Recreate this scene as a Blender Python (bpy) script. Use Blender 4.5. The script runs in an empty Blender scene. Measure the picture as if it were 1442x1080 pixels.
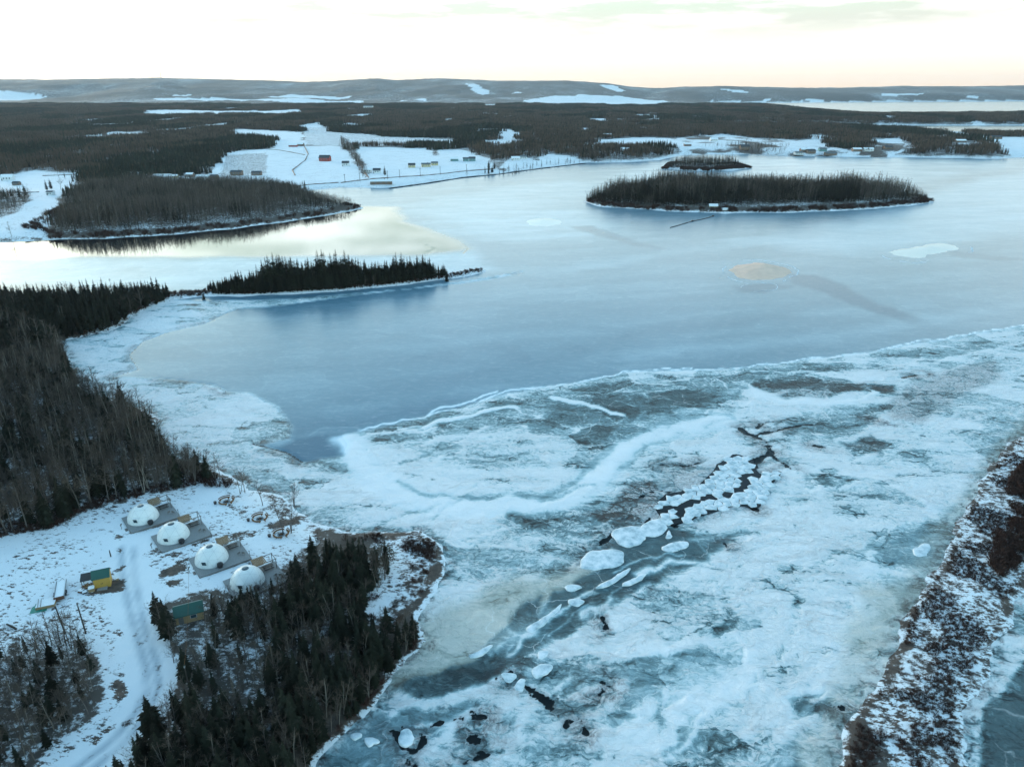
import bpy, math, random
import numpy as np
from mathutils import Vector
random.seed(7)
scene = bpy.context.scene
col = scene.collection
R = math.radians

# ---------------------------------------------------------------- camera
CAM_H = 100.0
PITCH = math.atan(413/1001)
cam = bpy.data.cameras.new('camera')
cam_o = bpy.data.objects.new('camera', cam)
col.objects.link(cam_o)
cam.sensor_width = 36
cam.lens = 1001/1442*36
cam.clip_start = 1.0
cam.clip_end = 60000
cam_o.location = (0, 0, CAM_H)
cam_o.rotation_euler = (math.pi/2-PITCH, 0, 0)
scene.camera = cam_o

# ---------------------------------------------------------------- light
SUN_EL, SUN_AZ = 4.0, -44.0          # just over the hills, ahead and to the left
world = bpy.data.worlds.new('World')
scene.world = world
world.use_nodes = True
wt = world.node_tree
wt.nodes.clear()
wo = wt.nodes.new('ShaderNodeOutputWorld')
bg = wt.nodes.new('ShaderNodeBackground')
sky = wt.nodes.new('ShaderNodeTexSky')
sky.sky_type = 'NISHITA'
sky.sun_disc = False
sky.sun_elevation = R(SUN_EL)
sky.sun_rotation = R(SUN_AZ)
sky.air_density = 1.0
sky.dust_density = 0.6
sky.ozone_density = 2.0
tint = wt.nodes.new('ShaderNodeMix'); tint.data_type = 'RGBA'; tint.blend_type = 'MULTIPLY'
tint.inputs[0].default_value = 1.0
tint.inputs[7].default_value = (0.86, 1.065, 1.055, 1)
wt.links.new(sky.outputs[0], tint.inputs[6])
tc = wt.nodes.new('ShaderNodeTexCoord')
def wn_(ty, **kw):
    n = wt.nodes.new('ShaderNode'+ty)
    for k, v in kw.items(): setattr(n, k, v)
    return n
def wm(op, a, b=0.0, c=None, clamp=False):
    n = wn_('Math', operation=op, use_clamp=clamp)
    for i, v in enumerate((a, b, c)):
        if v is None: continue
        if hasattr(v, 'is_linked'): wt.links.new(v, n.inputs[i])
        else: n.inputs[i].default_value = v
    return n.outputs[0]
sx = wn_('SeparateXYZ'); wt.links.new(tc.outputs['Generated'], sx.inputs[0])
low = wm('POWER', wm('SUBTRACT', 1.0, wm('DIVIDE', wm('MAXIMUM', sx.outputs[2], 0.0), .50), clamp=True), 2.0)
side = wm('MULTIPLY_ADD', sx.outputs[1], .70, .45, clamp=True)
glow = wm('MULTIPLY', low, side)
# afterglow pales the low sky
sat = wn_('HueSaturation')
wt.links.new(tint.outputs[2], sat.inputs['Color'])
wt.links.new(wm('MULTIPLY_ADD', low, -.42, .88), sat.inputs['Saturation'])
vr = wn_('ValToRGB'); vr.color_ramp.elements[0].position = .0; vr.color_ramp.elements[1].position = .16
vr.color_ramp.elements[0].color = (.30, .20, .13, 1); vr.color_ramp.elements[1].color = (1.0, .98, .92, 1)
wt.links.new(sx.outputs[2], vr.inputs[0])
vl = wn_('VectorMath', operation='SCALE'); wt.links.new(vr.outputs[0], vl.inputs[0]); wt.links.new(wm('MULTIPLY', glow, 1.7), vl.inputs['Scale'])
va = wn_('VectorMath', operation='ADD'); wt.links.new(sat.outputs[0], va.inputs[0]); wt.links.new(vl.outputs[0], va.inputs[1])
# pale band added along the horizon ahead, brightened higher up to lift ice reflections
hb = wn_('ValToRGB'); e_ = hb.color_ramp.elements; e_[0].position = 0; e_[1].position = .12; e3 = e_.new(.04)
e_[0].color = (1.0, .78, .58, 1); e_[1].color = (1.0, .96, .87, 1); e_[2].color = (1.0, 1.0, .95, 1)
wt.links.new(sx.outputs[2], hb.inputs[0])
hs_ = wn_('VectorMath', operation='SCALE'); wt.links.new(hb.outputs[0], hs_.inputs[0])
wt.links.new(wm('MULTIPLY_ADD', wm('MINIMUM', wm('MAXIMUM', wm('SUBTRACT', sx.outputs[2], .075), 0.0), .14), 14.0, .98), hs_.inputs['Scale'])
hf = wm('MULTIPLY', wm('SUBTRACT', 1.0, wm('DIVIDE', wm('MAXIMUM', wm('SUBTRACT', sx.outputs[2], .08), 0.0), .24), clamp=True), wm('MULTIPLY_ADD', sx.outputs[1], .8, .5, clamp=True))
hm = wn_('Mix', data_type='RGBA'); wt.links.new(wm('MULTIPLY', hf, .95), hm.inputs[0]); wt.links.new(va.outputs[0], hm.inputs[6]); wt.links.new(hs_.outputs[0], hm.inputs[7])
# thin streaky cloud
mp = wn_('Mapping'); mp.inputs['Scale'].default_value = (2.2, 2.2, 16.0)
cn = wn_('TexNoise'); cn.inputs['Scale'].default_value = 2.3; cn.inputs['Detail'].default_value = 9; cn.inputs['Roughness'].default_value = .62
cr = wn_('ValToRGB'); cr.color_ramp.elements[0].position = .40; cr.color_ramp.elements[1].position = .58
cr.color_ramp.elements[0].color = (1, 1, 1, 1); cr.color_ramp.elements[1].color = (.50, .56, .52, 1)
cm = wn_('Mix', data_type='RGBA', blend_type='MULTIPLY')
wt.links.new(tc.outputs['Generated'], mp.inputs['Vector'])
wt.links.new(mp.outputs[0], cn.inputs['Vector'])
wt.links.new(cn.outputs['Fac'], cr.inputs[0])
wt.links.new(wm('MULTIPLY', wm('SUBTRACT', sx.outputs[2], .045), 20.0, clamp=True), cm.inputs[0])
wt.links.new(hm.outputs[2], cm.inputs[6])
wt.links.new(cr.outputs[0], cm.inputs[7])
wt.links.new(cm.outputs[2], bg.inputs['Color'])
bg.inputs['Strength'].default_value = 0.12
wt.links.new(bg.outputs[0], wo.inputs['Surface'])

sun = bpy.data.lights.new('sun', 'SUN')
sun.energy = 0.25
sun.angle = R(12)
sun.color = (1.0, .80, .60)
sun_o = bpy.data.objects.new('sun', sun)
col.objects.link(sun_o)
sd_ = Vector((math.sin(R(SUN_AZ))*math.cos(R(SUN_EL)), math.cos(R(SUN_AZ))*math.cos(R(SUN_EL)), math.sin(R(SUN_EL))))
sun_o.rotation_euler = (-sd_).to_track_quat('-Z', 'Y').to_euler()

scene.view_settings.view_transform = 'Standard'
scene.view_settings.look = 'None'
scene.view_settings.gamma = 1
scene.view_settings.use_curve_mapping = False
scene.view_settings.exposure = 3.32

# ---------------------------------------------------------------- tools
def tag(o, label=None, cat=None, group=None, kind=None):
    if label: o['label'] = label
    if cat: o['category'] = cat
    if group: o['group'] = group
    if kind: o['kind'] = kind
    return o

def empty(name, loc, rz=0):
    o = bpy.data.objects.new(name, None)
    o.location = loc
    o.rotation_euler = (0, 0, rz)
    o.empty_display_size = .5
    col.objects.link(o)
    return o

class MB:
    """collects faces of one mesh"""
    def __init__(s):
        s.v, s.f = [], []
    def face(s, pts):
        n = len(s.v); s.v += [tuple(p) for p in pts]; s.f.append(tuple(range(n, n+len(pts))))
    def box(s, x0, x1, y0, y1, z0, z1):
        n = len(s.v)
        s.v += [(x, y, z) for z in (z0, z1) for y in (y0, y1) for x in (x0, x1)]
        s.f += [tuple(n+i for i in q) for q in ((0, 2, 3, 1), (4, 5, 7, 6), (0, 1, 5, 4), (2, 6, 7, 3), (0, 4, 6, 2), (1, 3, 7, 5))]
        return s
    def tube(s, pts, rad, sides=6, cap=True):
        n0 = len(s.v)
        for i, p in enumerate(pts):
            p = Vector(p)
            a = Vector(pts[max(i-1, 0)]); b = Vector(pts[min(i+1, len(pts)-1)])
            d = (b-a).normalized() if (b-a).length else Vector((0, 0, 1))
            u = d.cross(Vector((0, 0, 1)) if abs(d.z) < .9 else Vector((1, 0, 0))).normalized(); w = d.cross(u)
            r = rad[i] if isinstance(rad, (list, tuple)) else rad
            for k in range(sides):
                t = 2*math.pi*k/sides
                s.v.append(tuple(p+u*(r*math.cos(t))+w*(r*math.sin(t))))
        for i in range(len(pts)-1):
            for k in range(sides):
                a = n0+i*sides+k; b = n0+i*sides+(k+1) % sides
                s.f.append((a, b, b+sides, a+sides))
        if cap:
            s.f.append(tuple(n0+k for k in range(sides))[::-1])
            s.f.append(tuple(n0+(len(pts)-1)*sides+k for k in range(sides)))
        return s
    def prism(s, pts, z0, z1):
        n = len(s.v); m = len(pts)
        s.v += [(p[0], p[1], z0) for p in pts]+[(p[0], p[1], z1) for p in pts]
        s.f.append(tuple(range(n, n+m))[::-1]); s.f.append(tuple(range(n+m, n+2*m)))
        for k in range(m):
            b = (k+1) % m
            s.f.append((n+k, n+b, n+m+b, n+m+k))
        return s
    def mesh(s, name, mat, smooth=False):
        me = bpy.data.meshes.new(name)
        me.from_pydata(s.v, [], s.f)
        if smooth: me.polygons.foreach_set('use_smooth', [True]*len(me.polygons))
        me.materials.append(mat)
        me.update()
        return me
    def build(s, name, mat, parent=None, smooth=False):
        o = bpy.data.objects.new(name, s.mesh(name, mat, smooth))
        col.objects.link(o)
        if parent: o.parent = parent
        return o

def link_mesh(name, me, parent=None, loc=(0, 0, 0)):
    o = bpy.data.objects.new(name, me); col.objects.link(o)
    if parent: o.parent = parent
    o.location = loc
    return o

def copy_tree(o, parent=None):
    c = o.copy(); col.objects.link(c); c.parent = parent
    for ch in list(o.children): copy_tree(ch, c)
    return c

# ---- numpy noise
def _h(ix, iy, s):
    n = (ix*374761393+iy*668265263+s*1442695041).astype(np.int64) & 0xffffffff
    n = ((n ^ (n >> 13))*1274126177) & 0xffffffff
    return ((n ^ (n >> 16)) & 0xffffff)/float(0xffffff)
def vnoise(x, y, s=0):
    ix = np.floor(x).astype(np.int64); iy = np.floor(y).astype(np.int64)
    fx = x-ix; fy = y-iy
    fx = fx*fx*(3-2*fx); fy = fy*fy*(3-2*fy)
    a = _h(ix, iy, s); b = _h(ix+1, iy, s); c = _h(ix, iy+1, s); d = _h(ix+1, iy+1, s)
    return (a*(1-fx)+b*fx)*(1-fy)+(c*(1-fx)+d*fx)*fy
def fbm(x, y, o=4, s=0, r=.5):
    t = 0; a = 1; n = 0
    for i in range(o):
        t = t+a*vnoise(x*2**i+17.3*i, y*2**i-9.1*i, s+i); n += a; a *= r
    return t/n
def sstep(a, b, x):
    t = np.clip((x-a)/(b-a), 0, 1)
    return t*t*(3-2*t)

def seg_d2(X, Y, pts, closed):
    best = np.full(X.shape, 1e18)
    n = len(pts)
    for i in range(n if closed else n-1):
        ax, ay = pts[i]; bx, by = pts[(i+1) % n]
        dx, dy = bx-ax, by-ay
        L = dx*dx+dy*dy+1e-9
        t = np.clip(((X-ax)*dx+(Y-ay)*dy)/L, 0, 1)
        d = (X-ax-t*dx)**2+(Y-ay-t*dy)**2
        np.minimum(best, d, out=best)
    return best
def inside(X, Y, pts):
    c = np.zeros(X.shape, bool)
    n = len(pts)
    for i in range(n):
        ax, ay = pts[i]; bx, by = pts[(i+1) % n]
        if ay == by: continue
        m = ((ay > Y) != (by > Y)) & (X < (bx-ax)*(Y-ay)/(by-ay)+ax)
        c ^= m
    return c
def poly_sd(X, Y, pts):
    d = np.sqrt(seg_d2(X, Y, pts, True))
    return np.where(inside(X, Y, pts), d, -d)
def local_sd(X, Y, pts, margin, line=False):
    """signed distance only near the shape, -margin elsewhere"""
    P = np.array(pts)
    m = (X > P[:, 0].min()-margin) & (X < P[:, 0].max()+margin) & (Y > P[:, 1].min()-margin) & (Y < P[:, 1].max()+margin)
    out = np.full(X.shape, -float(margin))
    if m.any():
        if line: out[m] = -np.sqrt(seg_d2(X[m], Y[m], pts, False))
        else: out[m] = poly_sd(X[m], Y[m], pts)
    return out

# ---- survey: control points read off the photograph, turned into ground metres
CP, SP = math.cos(PITCH), math.sin(PITCH)
def ray(px, py):
    a = (px-721)/1001; b = (540-py)/1001
    return a, CP+b*SP, -SP+b*CP
def G0(px, py, z=0.0):
    rx, ry, rz = ray(px, py)
    t = (CAM_H-z)/max(-rz, 1e-5)
    return rx*t, ry*t
def PL(pts, z=0.0):
    return [G0(x, y, z) for x, y in pts]
def project(X, Y, Z):
    fz = Y*CP-(Z-CAM_H)*SP
    up = Y*SP+(Z-CAM_H)*CP
    return 721+1001*X/fz, 540-1001*up/fz, fz

# ---------------------------------------------------------------- plan of the land
near_land = PL([(-500, 430), (-200, 428), (0, 425), (100, 421), (150, 418), (200, 413), (250, 412), (300, 406), (420, 400), (520, 394), (600, 388), (650, 381), (680, 378),
    (686, 383), (640, 392), (560, 402), (480, 410), (420, 414), (340, 417), (280, 418), (245, 422), (215, 432), (185, 446), (160, 464), (120, 474), (78, 482), (95, 500),
    (103, 530), (118, 548), (160, 566), (200, 578), (222, 590), (212, 604), (225, 630), (250, 645), (290, 655), (318, 672), (350, 690), (400, 702), (440, 738), (480, 752),
    (530, 750), (590, 752), (618, 768), (624, 800), (603, 838), (585, 862), (600, 890), (585, 918), (560, 948), (511, 1002), (444, 1073), (380, 1180), (300, 1500), (-700, 1500), (-900, 900)])
marsh_right = PL([(1600, 560), (1442, 614), (1412, 640), (1398, 662), (1372, 705), (1350, 742), (1330, 790), (1300, 830), (1272, 885), (1240, 955), (1205, 1020), (1180, 1085), (1120, 1300),
    (1330, 1300), (1350, 1120), (1362, 1060), (1352, 1000), (1375, 955), (1400, 905), (1420, 865), (1442, 830), (1600, 640)])
peninsula = PL([(70, 338), (150, 336), (250, 330), (330, 322), (400, 313), (470, 302), (516, 293), (490, 289), (455, 282), (430, 272), (400, 264), (250, 262), (80, 300), (30, 330)])
big_island = PL([(820, 284), (850, 292), (900, 295), (940, 298), (1000, 300), (1100, 300), (1200, 296), (1260, 292), (1318, 285), (1305, 279), (1250, 275), (1200, 272), (1100, 268), (1000, 266), (920, 266), (860, 272)])
small_island = PL([(930, 238), (980, 241), (1030, 240), (1060, 237), (1045, 234), (980, 231), (940, 231)])
mainland = PL([(-900, 350), (0, 341), (72, 338), (120, 320), (300, 290), (420, 272), (440, 268), (480, 264), (540, 265), (600, 258), (650, 250), (700, 246), (760, 237), (800, 232), (830, 229), (880, 229),
    (930, 226), (960, 219), (1000, 218), (1060, 217), (1110, 220), (1200, 221), (1300, 222), (1400, 224), (1442, 222), (1700, 222)])+[(9000, 1300), (16000, 13000), (-16000, 13000), (-9000, 500)]
far_bay = [G0(985, 148), G0(1060, 150), G0(1095, 152), G0(1130, 157), G0(1190, 163), G0(1240, 165.5), G0(1442, 165), G0(1800, 165), (12000, 3000), (9000, 6400), G0(1800, 144), G0(1442, 143), G0(1250, 144), G0(1100, 145), G0(1000, 144.5)]
lagoon = PL([(1120, 178.5), (1200, 177.5), (1300, 177), (1442, 177), (1800, 177), (1800, 193), (1442, 192.5), (1400, 192), (1330, 188), (1270, 186), (1235, 184), (1180, 181)])
creek = PL([(1030, 177.5), (1150, 177), (1160, 178.2), (1040, 179)])

def land_sd(X, Y):
    d = local_sd(X, Y, near_land, 400)
    for p in (marsh_right, peninsula, big_island, small_island):
        d = np.maximum(d, local_sd(X, Y, p, 400))
    d = np.maximum(d, poly_sd(X, Y, mainland))
    for p in (far_bay, lagoon, creek):
        d = np.minimum(d, -local_sd(X, Y, p, 3000))
    k = np.clip(Y/300, .8, 5)
    d = d+(fbm(X/9/k, Y/9/k, 4, 3)-.5)*5*k
    return d

sky_px = [-400, 0, 60, 150, 225, 300, 380, 430, 470, 530, 560, 600, 630, 700, 800, 850, 890, 930, 960, 1020, 1060, 1110, 1150, 1250, 1350, 1442, 1900]
sky_py = [116, 113, 113.5, 112, 111, 113, 115, 117, 115.5, 112, 114.5, 112, 112, 115, 115, 118, 123.5, 127, 126.5, 125.5, 127, 127.5, 128, 127, 125, 123, 121]
fro_px = [-400, 700, 880, 940, 980, 1010, 1035, 1060, 1100, 1150, 1220, 1300, 1360, 1442, 1900]
fro_py = [150, 150, 150, 131, 127.5, 124.5, 125.5, 128, 129.5, 131, 131.5, 133, 134, 136, 136]
def ridge(T, pxs, pys, Yr):
    xs = []; zs = []
    for a, b in zip(pxs, pys):
        rx, ry, rz = ray(a, b); xs.append(rx/ry); zs.append(CAM_H+rz/ry*Yr)
    return np.interp(T, xs, zs)

marsh_left = PL([(440, 738), (480, 750), (530, 748), (600, 750), (640, 780), (620, 850), (600, 880), (620, 900), (540, 1000), (500, 960), (520, 880), (530, 830), (500, 790)])
def H(X, Y, d=None):
    X = np.asarray(X, float); Y = np.asarray(Y, float)
    if d is None: d = land_sd(X, Y)
    cap = np.where(Y < 280, 2.6, 4.2)
    cap = np.where((Y > 480) & (Y < 760), 5.0, cap)
    cap = cap+sstep(850, 1300, Y)*5+sstep(1500, 4200, Y)*16
    cap = np.where((X > 60) & (Y < 260), .9, cap)
    m = local_sd(X, Y, marsh_left, 6)
    cap = cap+(0.7-cap)*sstep(-6, 4, m)
    cap = cap*(.75+.5*fbm(X/120, Y/120, 3, 9))
    z = .12+cap*(1-np.exp(-np.clip(d, 0, None)/(10+cap*2.0)))
    z = z+np.where(d > 3, (fbm(X/14, Y/14, 3, 5)-.5)*.7*np.clip((d-3)/10, 0, 1), 0)
    T = X/np.maximum(Y, 1)
    far = Y > 3000
    if far.any():
        r1 = ridge(T, sky_px, sky_py, 9000.)
        f1 = sstep(4000, 9000, Y)
        gul = (fbm(X/900+3, Y/1500, 5, 21, .55)-.5)
        h1 = (r1-20)*f1**1.3+gul*260*f1*(1-f1)*2.4
        h1 = h1*np.where(Y > 9000, 1-sstep(9000, 12500, Y)*.7, 1)
        right = sstep(.14, .22, T)
        s2 = sstep(7050, 9000, Y)
        h1r = (r1-2)*s2**.8+gul*40*s2
        r2 = ridge(T, fro_px, fro_py, 7600.)
        h2 = np.clip(r2-2, 0, None)*sstep(6300, 7600, Y)*(1-sstep(7600, 8900, Y)*.9)*(.95+.3*gul)
        hh = np.where(right > 0, h1*(1-right)+np.maximum(h1r, h2)*right, h1)
        z = z+np.where(far, hh, 0)*np.clip(d/200, 0, 1)
    return np.where(d > 0, z, np.maximum(.12+d*.22, -1.6))
_YS = np.concatenate([np.arange(60, 400, 3.), 400*np.exp(np.arange(0, math.log(13000/400), .006))])
def GL(pts):
    """ground points seen at photograph pixels: first hit of each sight line with the terrain"""
    P = np.array(pts, float)
    a = (P[:, 0]-721)/1001; b = (540-P[:, 1])/1001
    ry = CP+b*SP; rz = -SP+b*CP
    Yq = np.tile(_YS, (len(P), 1)); Xq = Yq*(a/ry)[:, None]; Zr = CAM_H+Yq*(rz/ry)[:, None]
    Hq = np.maximum(H(Xq.ravel(), Yq.ravel()).reshape(Xq.shape), 0)
    out = []
    for i in range(len(P)):
        g = Zr[i]-Hq[i]; k = np.argmax(g <= 0)
        if g[k] > 0: k = len(_YS)-1
        k = max(k, 1); f = g[k-1]/(g[k-1]-g[k]+1e-9); f = min(max(f, 0), 1)
        y = _YS[k-1]+(_YS[k]-_YS[k-1])*f
        out.append((float(a[i]/ry[i]*y), float(y)))
    return out
def G(px, py):
    x, y = GL([(px, py)])[0]
    return x, y, max(float(H(np.array([x]), np.array([y]))[0]), 0)

# ---------------------------------------------------------------- node helpers
class NT:
    def __init__(s, name, rough=.8):
        s.m = bpy.data.materials.new(name); s.m.use_nodes = True
        s.t = s.m.node_tree; s.b = s.t.nodes['Principled BSDF']
        s.b.inputs['Roughness'].default_value = rough
    def n(s, ty, **kw):
        nd = s.t.nodes.new('ShaderNode'+ty)
        for k, v in kw.items():
            if k.startswith('i_'): nd.inputs[k[2:].replace('_', ' ')].default_value = v
            else: setattr(nd, k, v)
        return nd
    def l(s, a, b): s.t.links.new(a, b)
    def setin(s, sock, v):
        if hasattr(v, 'is_linked'): s.l(v, sock)
        else: sock.default_value = v
    def math(s, op, a, b=0.0, c=None, clamp=False):
        nd = s.n('Math', operation=op, use_clamp=clamp)
        s.setin(nd.inputs[0], a); s.setin(nd.inputs[1], b)
        if c is not None: s.setin(nd.inputs[2], c)
        return nd.outputs[0]
    def mix(s, f, a, b, bt='MIX'):
        nd = s.n('Mix', data_type='RGBA', blend_type=bt)
        s.setin(nd.inputs[0], f)
        for i, v in ((6, a), (7, b)):
            if isinstance(v, tuple): v = (v+(1,))[:4]
            s.setin(nd.inputs[i], v)
        return nd.outputs[2]
    def pos(s, scale=(1, 1, 1), rot=0.0):
        g = s.n('NewGeometry'); m = s.n('Mapping')
        m.inputs['Scale'].default_value = scale; m.inputs['Rotation'].default_value = (0, 0, rot)
        s.l(g.outputs['Position'], m.inputs['Vector'])
        return m.outputs[0]
    def noise(s, vec, scale, detail=6, rough=.6, dist=0.0):
        nd = s.n('TexNoise'); nd.inputs['Scale'].default_value = scale; nd.inputs['Detail'].default_value = detail
        nd.inputs['Roughness'].default_value = rough; nd.inputs['Distortion'].default_value = dist
        s.l(vec, nd.inputs['Vector'])
        return nd
    def ramp(s, f, stops):
        nd = s.n('ValToRGB'); e = nd.color_ramp.elements
        while len(e) < len(stops): e.new(.5)
        for k, (p, c) in enumerate(stops):
            e[k].position = p; e[k].color = tuple(c)+(1,) if len(c) == 3 else c
        s.l(f, nd.inputs[0])
        return nd.outputs[0]
    def attr(s, name):
        a = s.n('Attribute', attribute_name=name)
        sp = s.n('SeparateColor'); s.l(a.outputs['Color'], sp.inputs[0])
        return sp.outputs[0], sp.outputs[1], sp.outputs[2], a.outputs['Alpha']

def plain(name, c, rough=.8, var=.25, scale=1.5, metal=0.0, rnd=0.0, stretch=(1, 1, 1)):
    m = NT(name, rough)
    if rough >= .85: m.b.inputs['Specular IOR Level'].default_value = .12
    tcn = m.n('TexCoord'); mpn = m.n('Mapping'); mpn.inputs['Scale'].default_value = stretch
    m.l(tcn.outputs['Object'], mpn.inputs['Vector'])
    nz = m.noise(mpn.outputs[0], scale, 5, .65)
    a = tuple(x*(1-var) for x in c); b = tuple(min(1, x*(1+var)) for x in c)
    cc = m.mix(nz.outputs['Fac'], a, b)
    if rnd:
        oi = m.n('ObjectInfo')
        f = m.math('MULTIPLY_ADD', oi.outputs['Random'], 2*rnd, 1-rnd)
        hs = m.n('HueSaturation'); m.l(f, hs.inputs['Value']); m.l(cc, hs.inputs['Color']); cc = hs.outputs[0]
    m.l(cc, m.b.inputs['Base Color'])
    m.b.inputs['Metallic'].default_value = metal
    return m.m
# ---------------------------------------------------------------- fields on the land
F = {}
F['field_a'] = GL([(0, 250), (15, 247), (30, 243), (50, 240), (80, 242), (115, 244), (110, 250), (107, 257), (112, 262), (100, 268), (82, 275), (84, 290), (72, 305), (68, 335), (0, 338), (-80, 340), (-120, 250)])
F['field_a_strip'] = GL([(104, 258), (140, 259), (144, 263), (104, 263)])
F['houses_strip'] = GL([(194, 252), (230, 250), (312, 251), (318, 258), (300, 260), (250, 259), (205, 258)])
F['field_b'] = GL([(293, 246), (315, 218), (333, 213), (370, 211), (388, 208), (386, 194), (360, 193), (333, 194), (330, 186), (333, 182), (353, 183), (427, 187), (430, 206), (482, 206), (500, 230), (518, 255), (546, 264), (480, 266), (400, 266), (376, 262), (313, 259)])
F['field_c'] = GL([(502, 207), (600, 209), (614, 219), (620, 211), (653, 211), (672, 218), (693, 228), (700, 240), (716, 243), (630, 256), (547, 266), (510, 262), (520, 245)])
F['field_d'] = GL([(700, 236), (718, 223), (746, 223), (756, 226), (770, 217), (800, 220), (822, 226), (800, 231), (765, 236), (735, 243)])
F['field_e'] = GL([(838, 198), (880, 195), (913, 194), (946, 195), (959, 205), (900, 206), (850, 207)])
F['field_f'] = GL([(950, 196), (980, 192), (1050, 194), (1120, 199), (1150, 196), (1160, 200), (1164, 209), (1194, 216), (1227, 214), (1237, 204), (1214, 197), (1245, 196), (1267, 195), (1276, 203), (1268, 212), (1250, 221), (1107, 221), (1085, 219), (1040, 215), (1000, 217), (962, 218), (955, 208)])
F['field_g'] = GL([(1391, 194.5), (1442, 193.5), (1600, 194), (1600, 222), (1428, 221), (1412, 214), (1404, 203), (1388, 198)])
F['field_h'] = GL([(1337, 202), (1350, 199), (1366, 202), (1369, 207), (1341, 208)])
F['clear_cut'] = GL([(428, 180), (460, 179), (462, 186), (520, 190), (545, 193), (640, 197), (640, 203), (500, 206), (484, 206), (430, 204)])
F['far_1'] = GL([(195, 160), (210, 156), (250, 155), (320, 157), (425, 155), (425, 160), (330, 161), (215, 163)])
F['far_2'] = GL([(215, 139), (300, 137.5), (400, 139), (510, 142), (510, 147), (440, 146), (400, 144), (330, 141.5), (225, 141.5)])
F['far_3'] = GL([(243, 134), (268, 133.6), (266, 136), (246, 136)])
F['far_4'] = GL([(-80, 128), (20, 129), (65, 137), (20, 142), (-80, 144)])
F['far_5'] = GL([(735, 143), (765, 137), (800, 135), (870, 134.5), (935, 142), (950, 147), (900, 149), (840, 148), (775, 148)])
F['far_6'] = GL([(562, 141), (600, 140), (600, 143), (565, 143)])
F['far_7'] = GL([(655, 118), (672, 119), (690, 132), (680, 134), (665, 128)])
F['far_8'] = GL([(845, 120), (865, 120), (880, 130), (868, 130)])
F['far_9'] = GL([(985, 203), (1010, 152)][:1]+[(680, 147.5), (700, 147), (698, 151), (682, 151)]) if False else GL([(680, 147.5), (700, 147), (698, 150), (682, 150)])
F['far_10'] = GL([(370, 137), (440, 134.6), (500, 136), (440, 138.5)])
F['far_11'] = GL([(1010, 125.5), (1040, 127), (1055, 131), (1035, 130)])
F['far_12'] = GL([(1120, 140.5), (1160, 140), (1180, 143), (1130, 143)])
F['far_13'] = GL([(1070, 139), (1085, 139.5), (1090, 142.5), (1078, 142.5)])
F['far_14'] = GL([(1240, 132), (1300, 132), (1290, 134.5), (1245, 134.5)])
F['far_15'] = GL([(725, 130), (735, 129.8), (733, 132), (722, 132)])
F['far_16'] = GL([(1360, 136), (1380, 136), (1378, 138.5), (1358, 138.5)])
brush_cut = GL([(308, 246), (320, 218), (376, 216), (376, 245)])
hedge = GL([(480, 196), (490, 202), (505, 222), (520, 250), (512, 252), (497, 225), (480, 205)])
thicket = GL([(0, 275), (20, 275), (42, 272), (46, 282), (30, 290), (16, 300), (0, 307), (-60, 310), (-60, 278)])
clearing = GL([(-120, 790), (-60, 765), (0, 757), (74, 743), (115, 722), (148, 711), (193, 701), (255, 687), (310, 672), (350, 690), (400, 702), (440, 735), (450, 765), (400, 790), (372, 826), (289, 830), (216, 858), (205, 875),
    (225, 905), (246, 945), (238, 990), (215, 1030), (180, 1060), (150, 1140), (20, 1140), (60, 1060), (110, 1020), (140, 1000), (134, 940), (128, 900), (60, 900), (0, 915), (-120, 930)])
marsh_scrub = GL([(520, 752), (590, 752), (618, 768), (622, 800), (600, 838), (560, 880), (520, 870), (510, 830), (548, 790)])
track = GL([(195, 742), (180, 770), (180, 810), (190, 850), (198, 890), (212, 930), (215, 965), (200, 1000), (165, 1045), (110, 1085), (40, 1130)])
rut_a = GL([(170, 770), (172, 810), (183, 860), (194, 900), (206, 940), (207, 968), (193, 1000), (160, 1040), (100, 1085)])
rut_b = GL([(188, 770), (190, 810), (196, 850), (205, 890), (220, 930), (224, 965), (208, 1004), (175, 1045), (125, 1085)])
dirt = [(GL([(126, 836), (150, 814), (178, 818), (172, 833), (140, 840)]), 1.2),
        (GL([(156, 803), (176, 793), (172, 800), (158, 810)]), .7),
        (GL([(228, 803), (246, 794), (268, 792), (262, 803), (240, 812), (230, 812)]), .8),
        (GL([(236, 818), (254, 816), (252, 824), (240, 825)]), .6),
        (GL([(322, 752), (352, 746), (350, 752), (326, 760)]), .5),
        (GL([(376, 738), (398, 731), (422, 728), (424, 738), (398, 742), (378, 746)]), .8),
        (GL([(322, 710), (344, 720), (342, 725), (326, 718)]), .6),
        (GL([(166, 886), (172, 888), (172, 899), (168, 898)]), .5),
        (GL([(160, 751), (172, 752), (170, 759), (163, 758)]), .5),
        (GL([(163, 770), (172, 773), (170, 778), (165, 777)]), .5),
        (GL([(200, 780), (208, 781), (206, 786), (201, 785)]), .5),
        (GL([(125, 1040), (142, 1030), (155, 1018), (160, 1024), (146, 1042), (130, 1052)]), .6),
        (GL([(160, 962), (173, 958), (176, 980), (166, 990), (158, 978)]), .5)]
dirt_lines = [(GL([(252, 792), (300, 772), (352, 751)]), .55), (GL([(352, 754), (378, 741), (400, 735)]), .6), (GL([(120, 795), (150, 790)]), .3),
              (GL([(215, 776), (240, 783), (275, 770)]), .3), (GL([(176, 752), (230, 738), (262, 728)]), .3), (GL([(230, 785), (262, 771), (300, 757)]), .35)]

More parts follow.
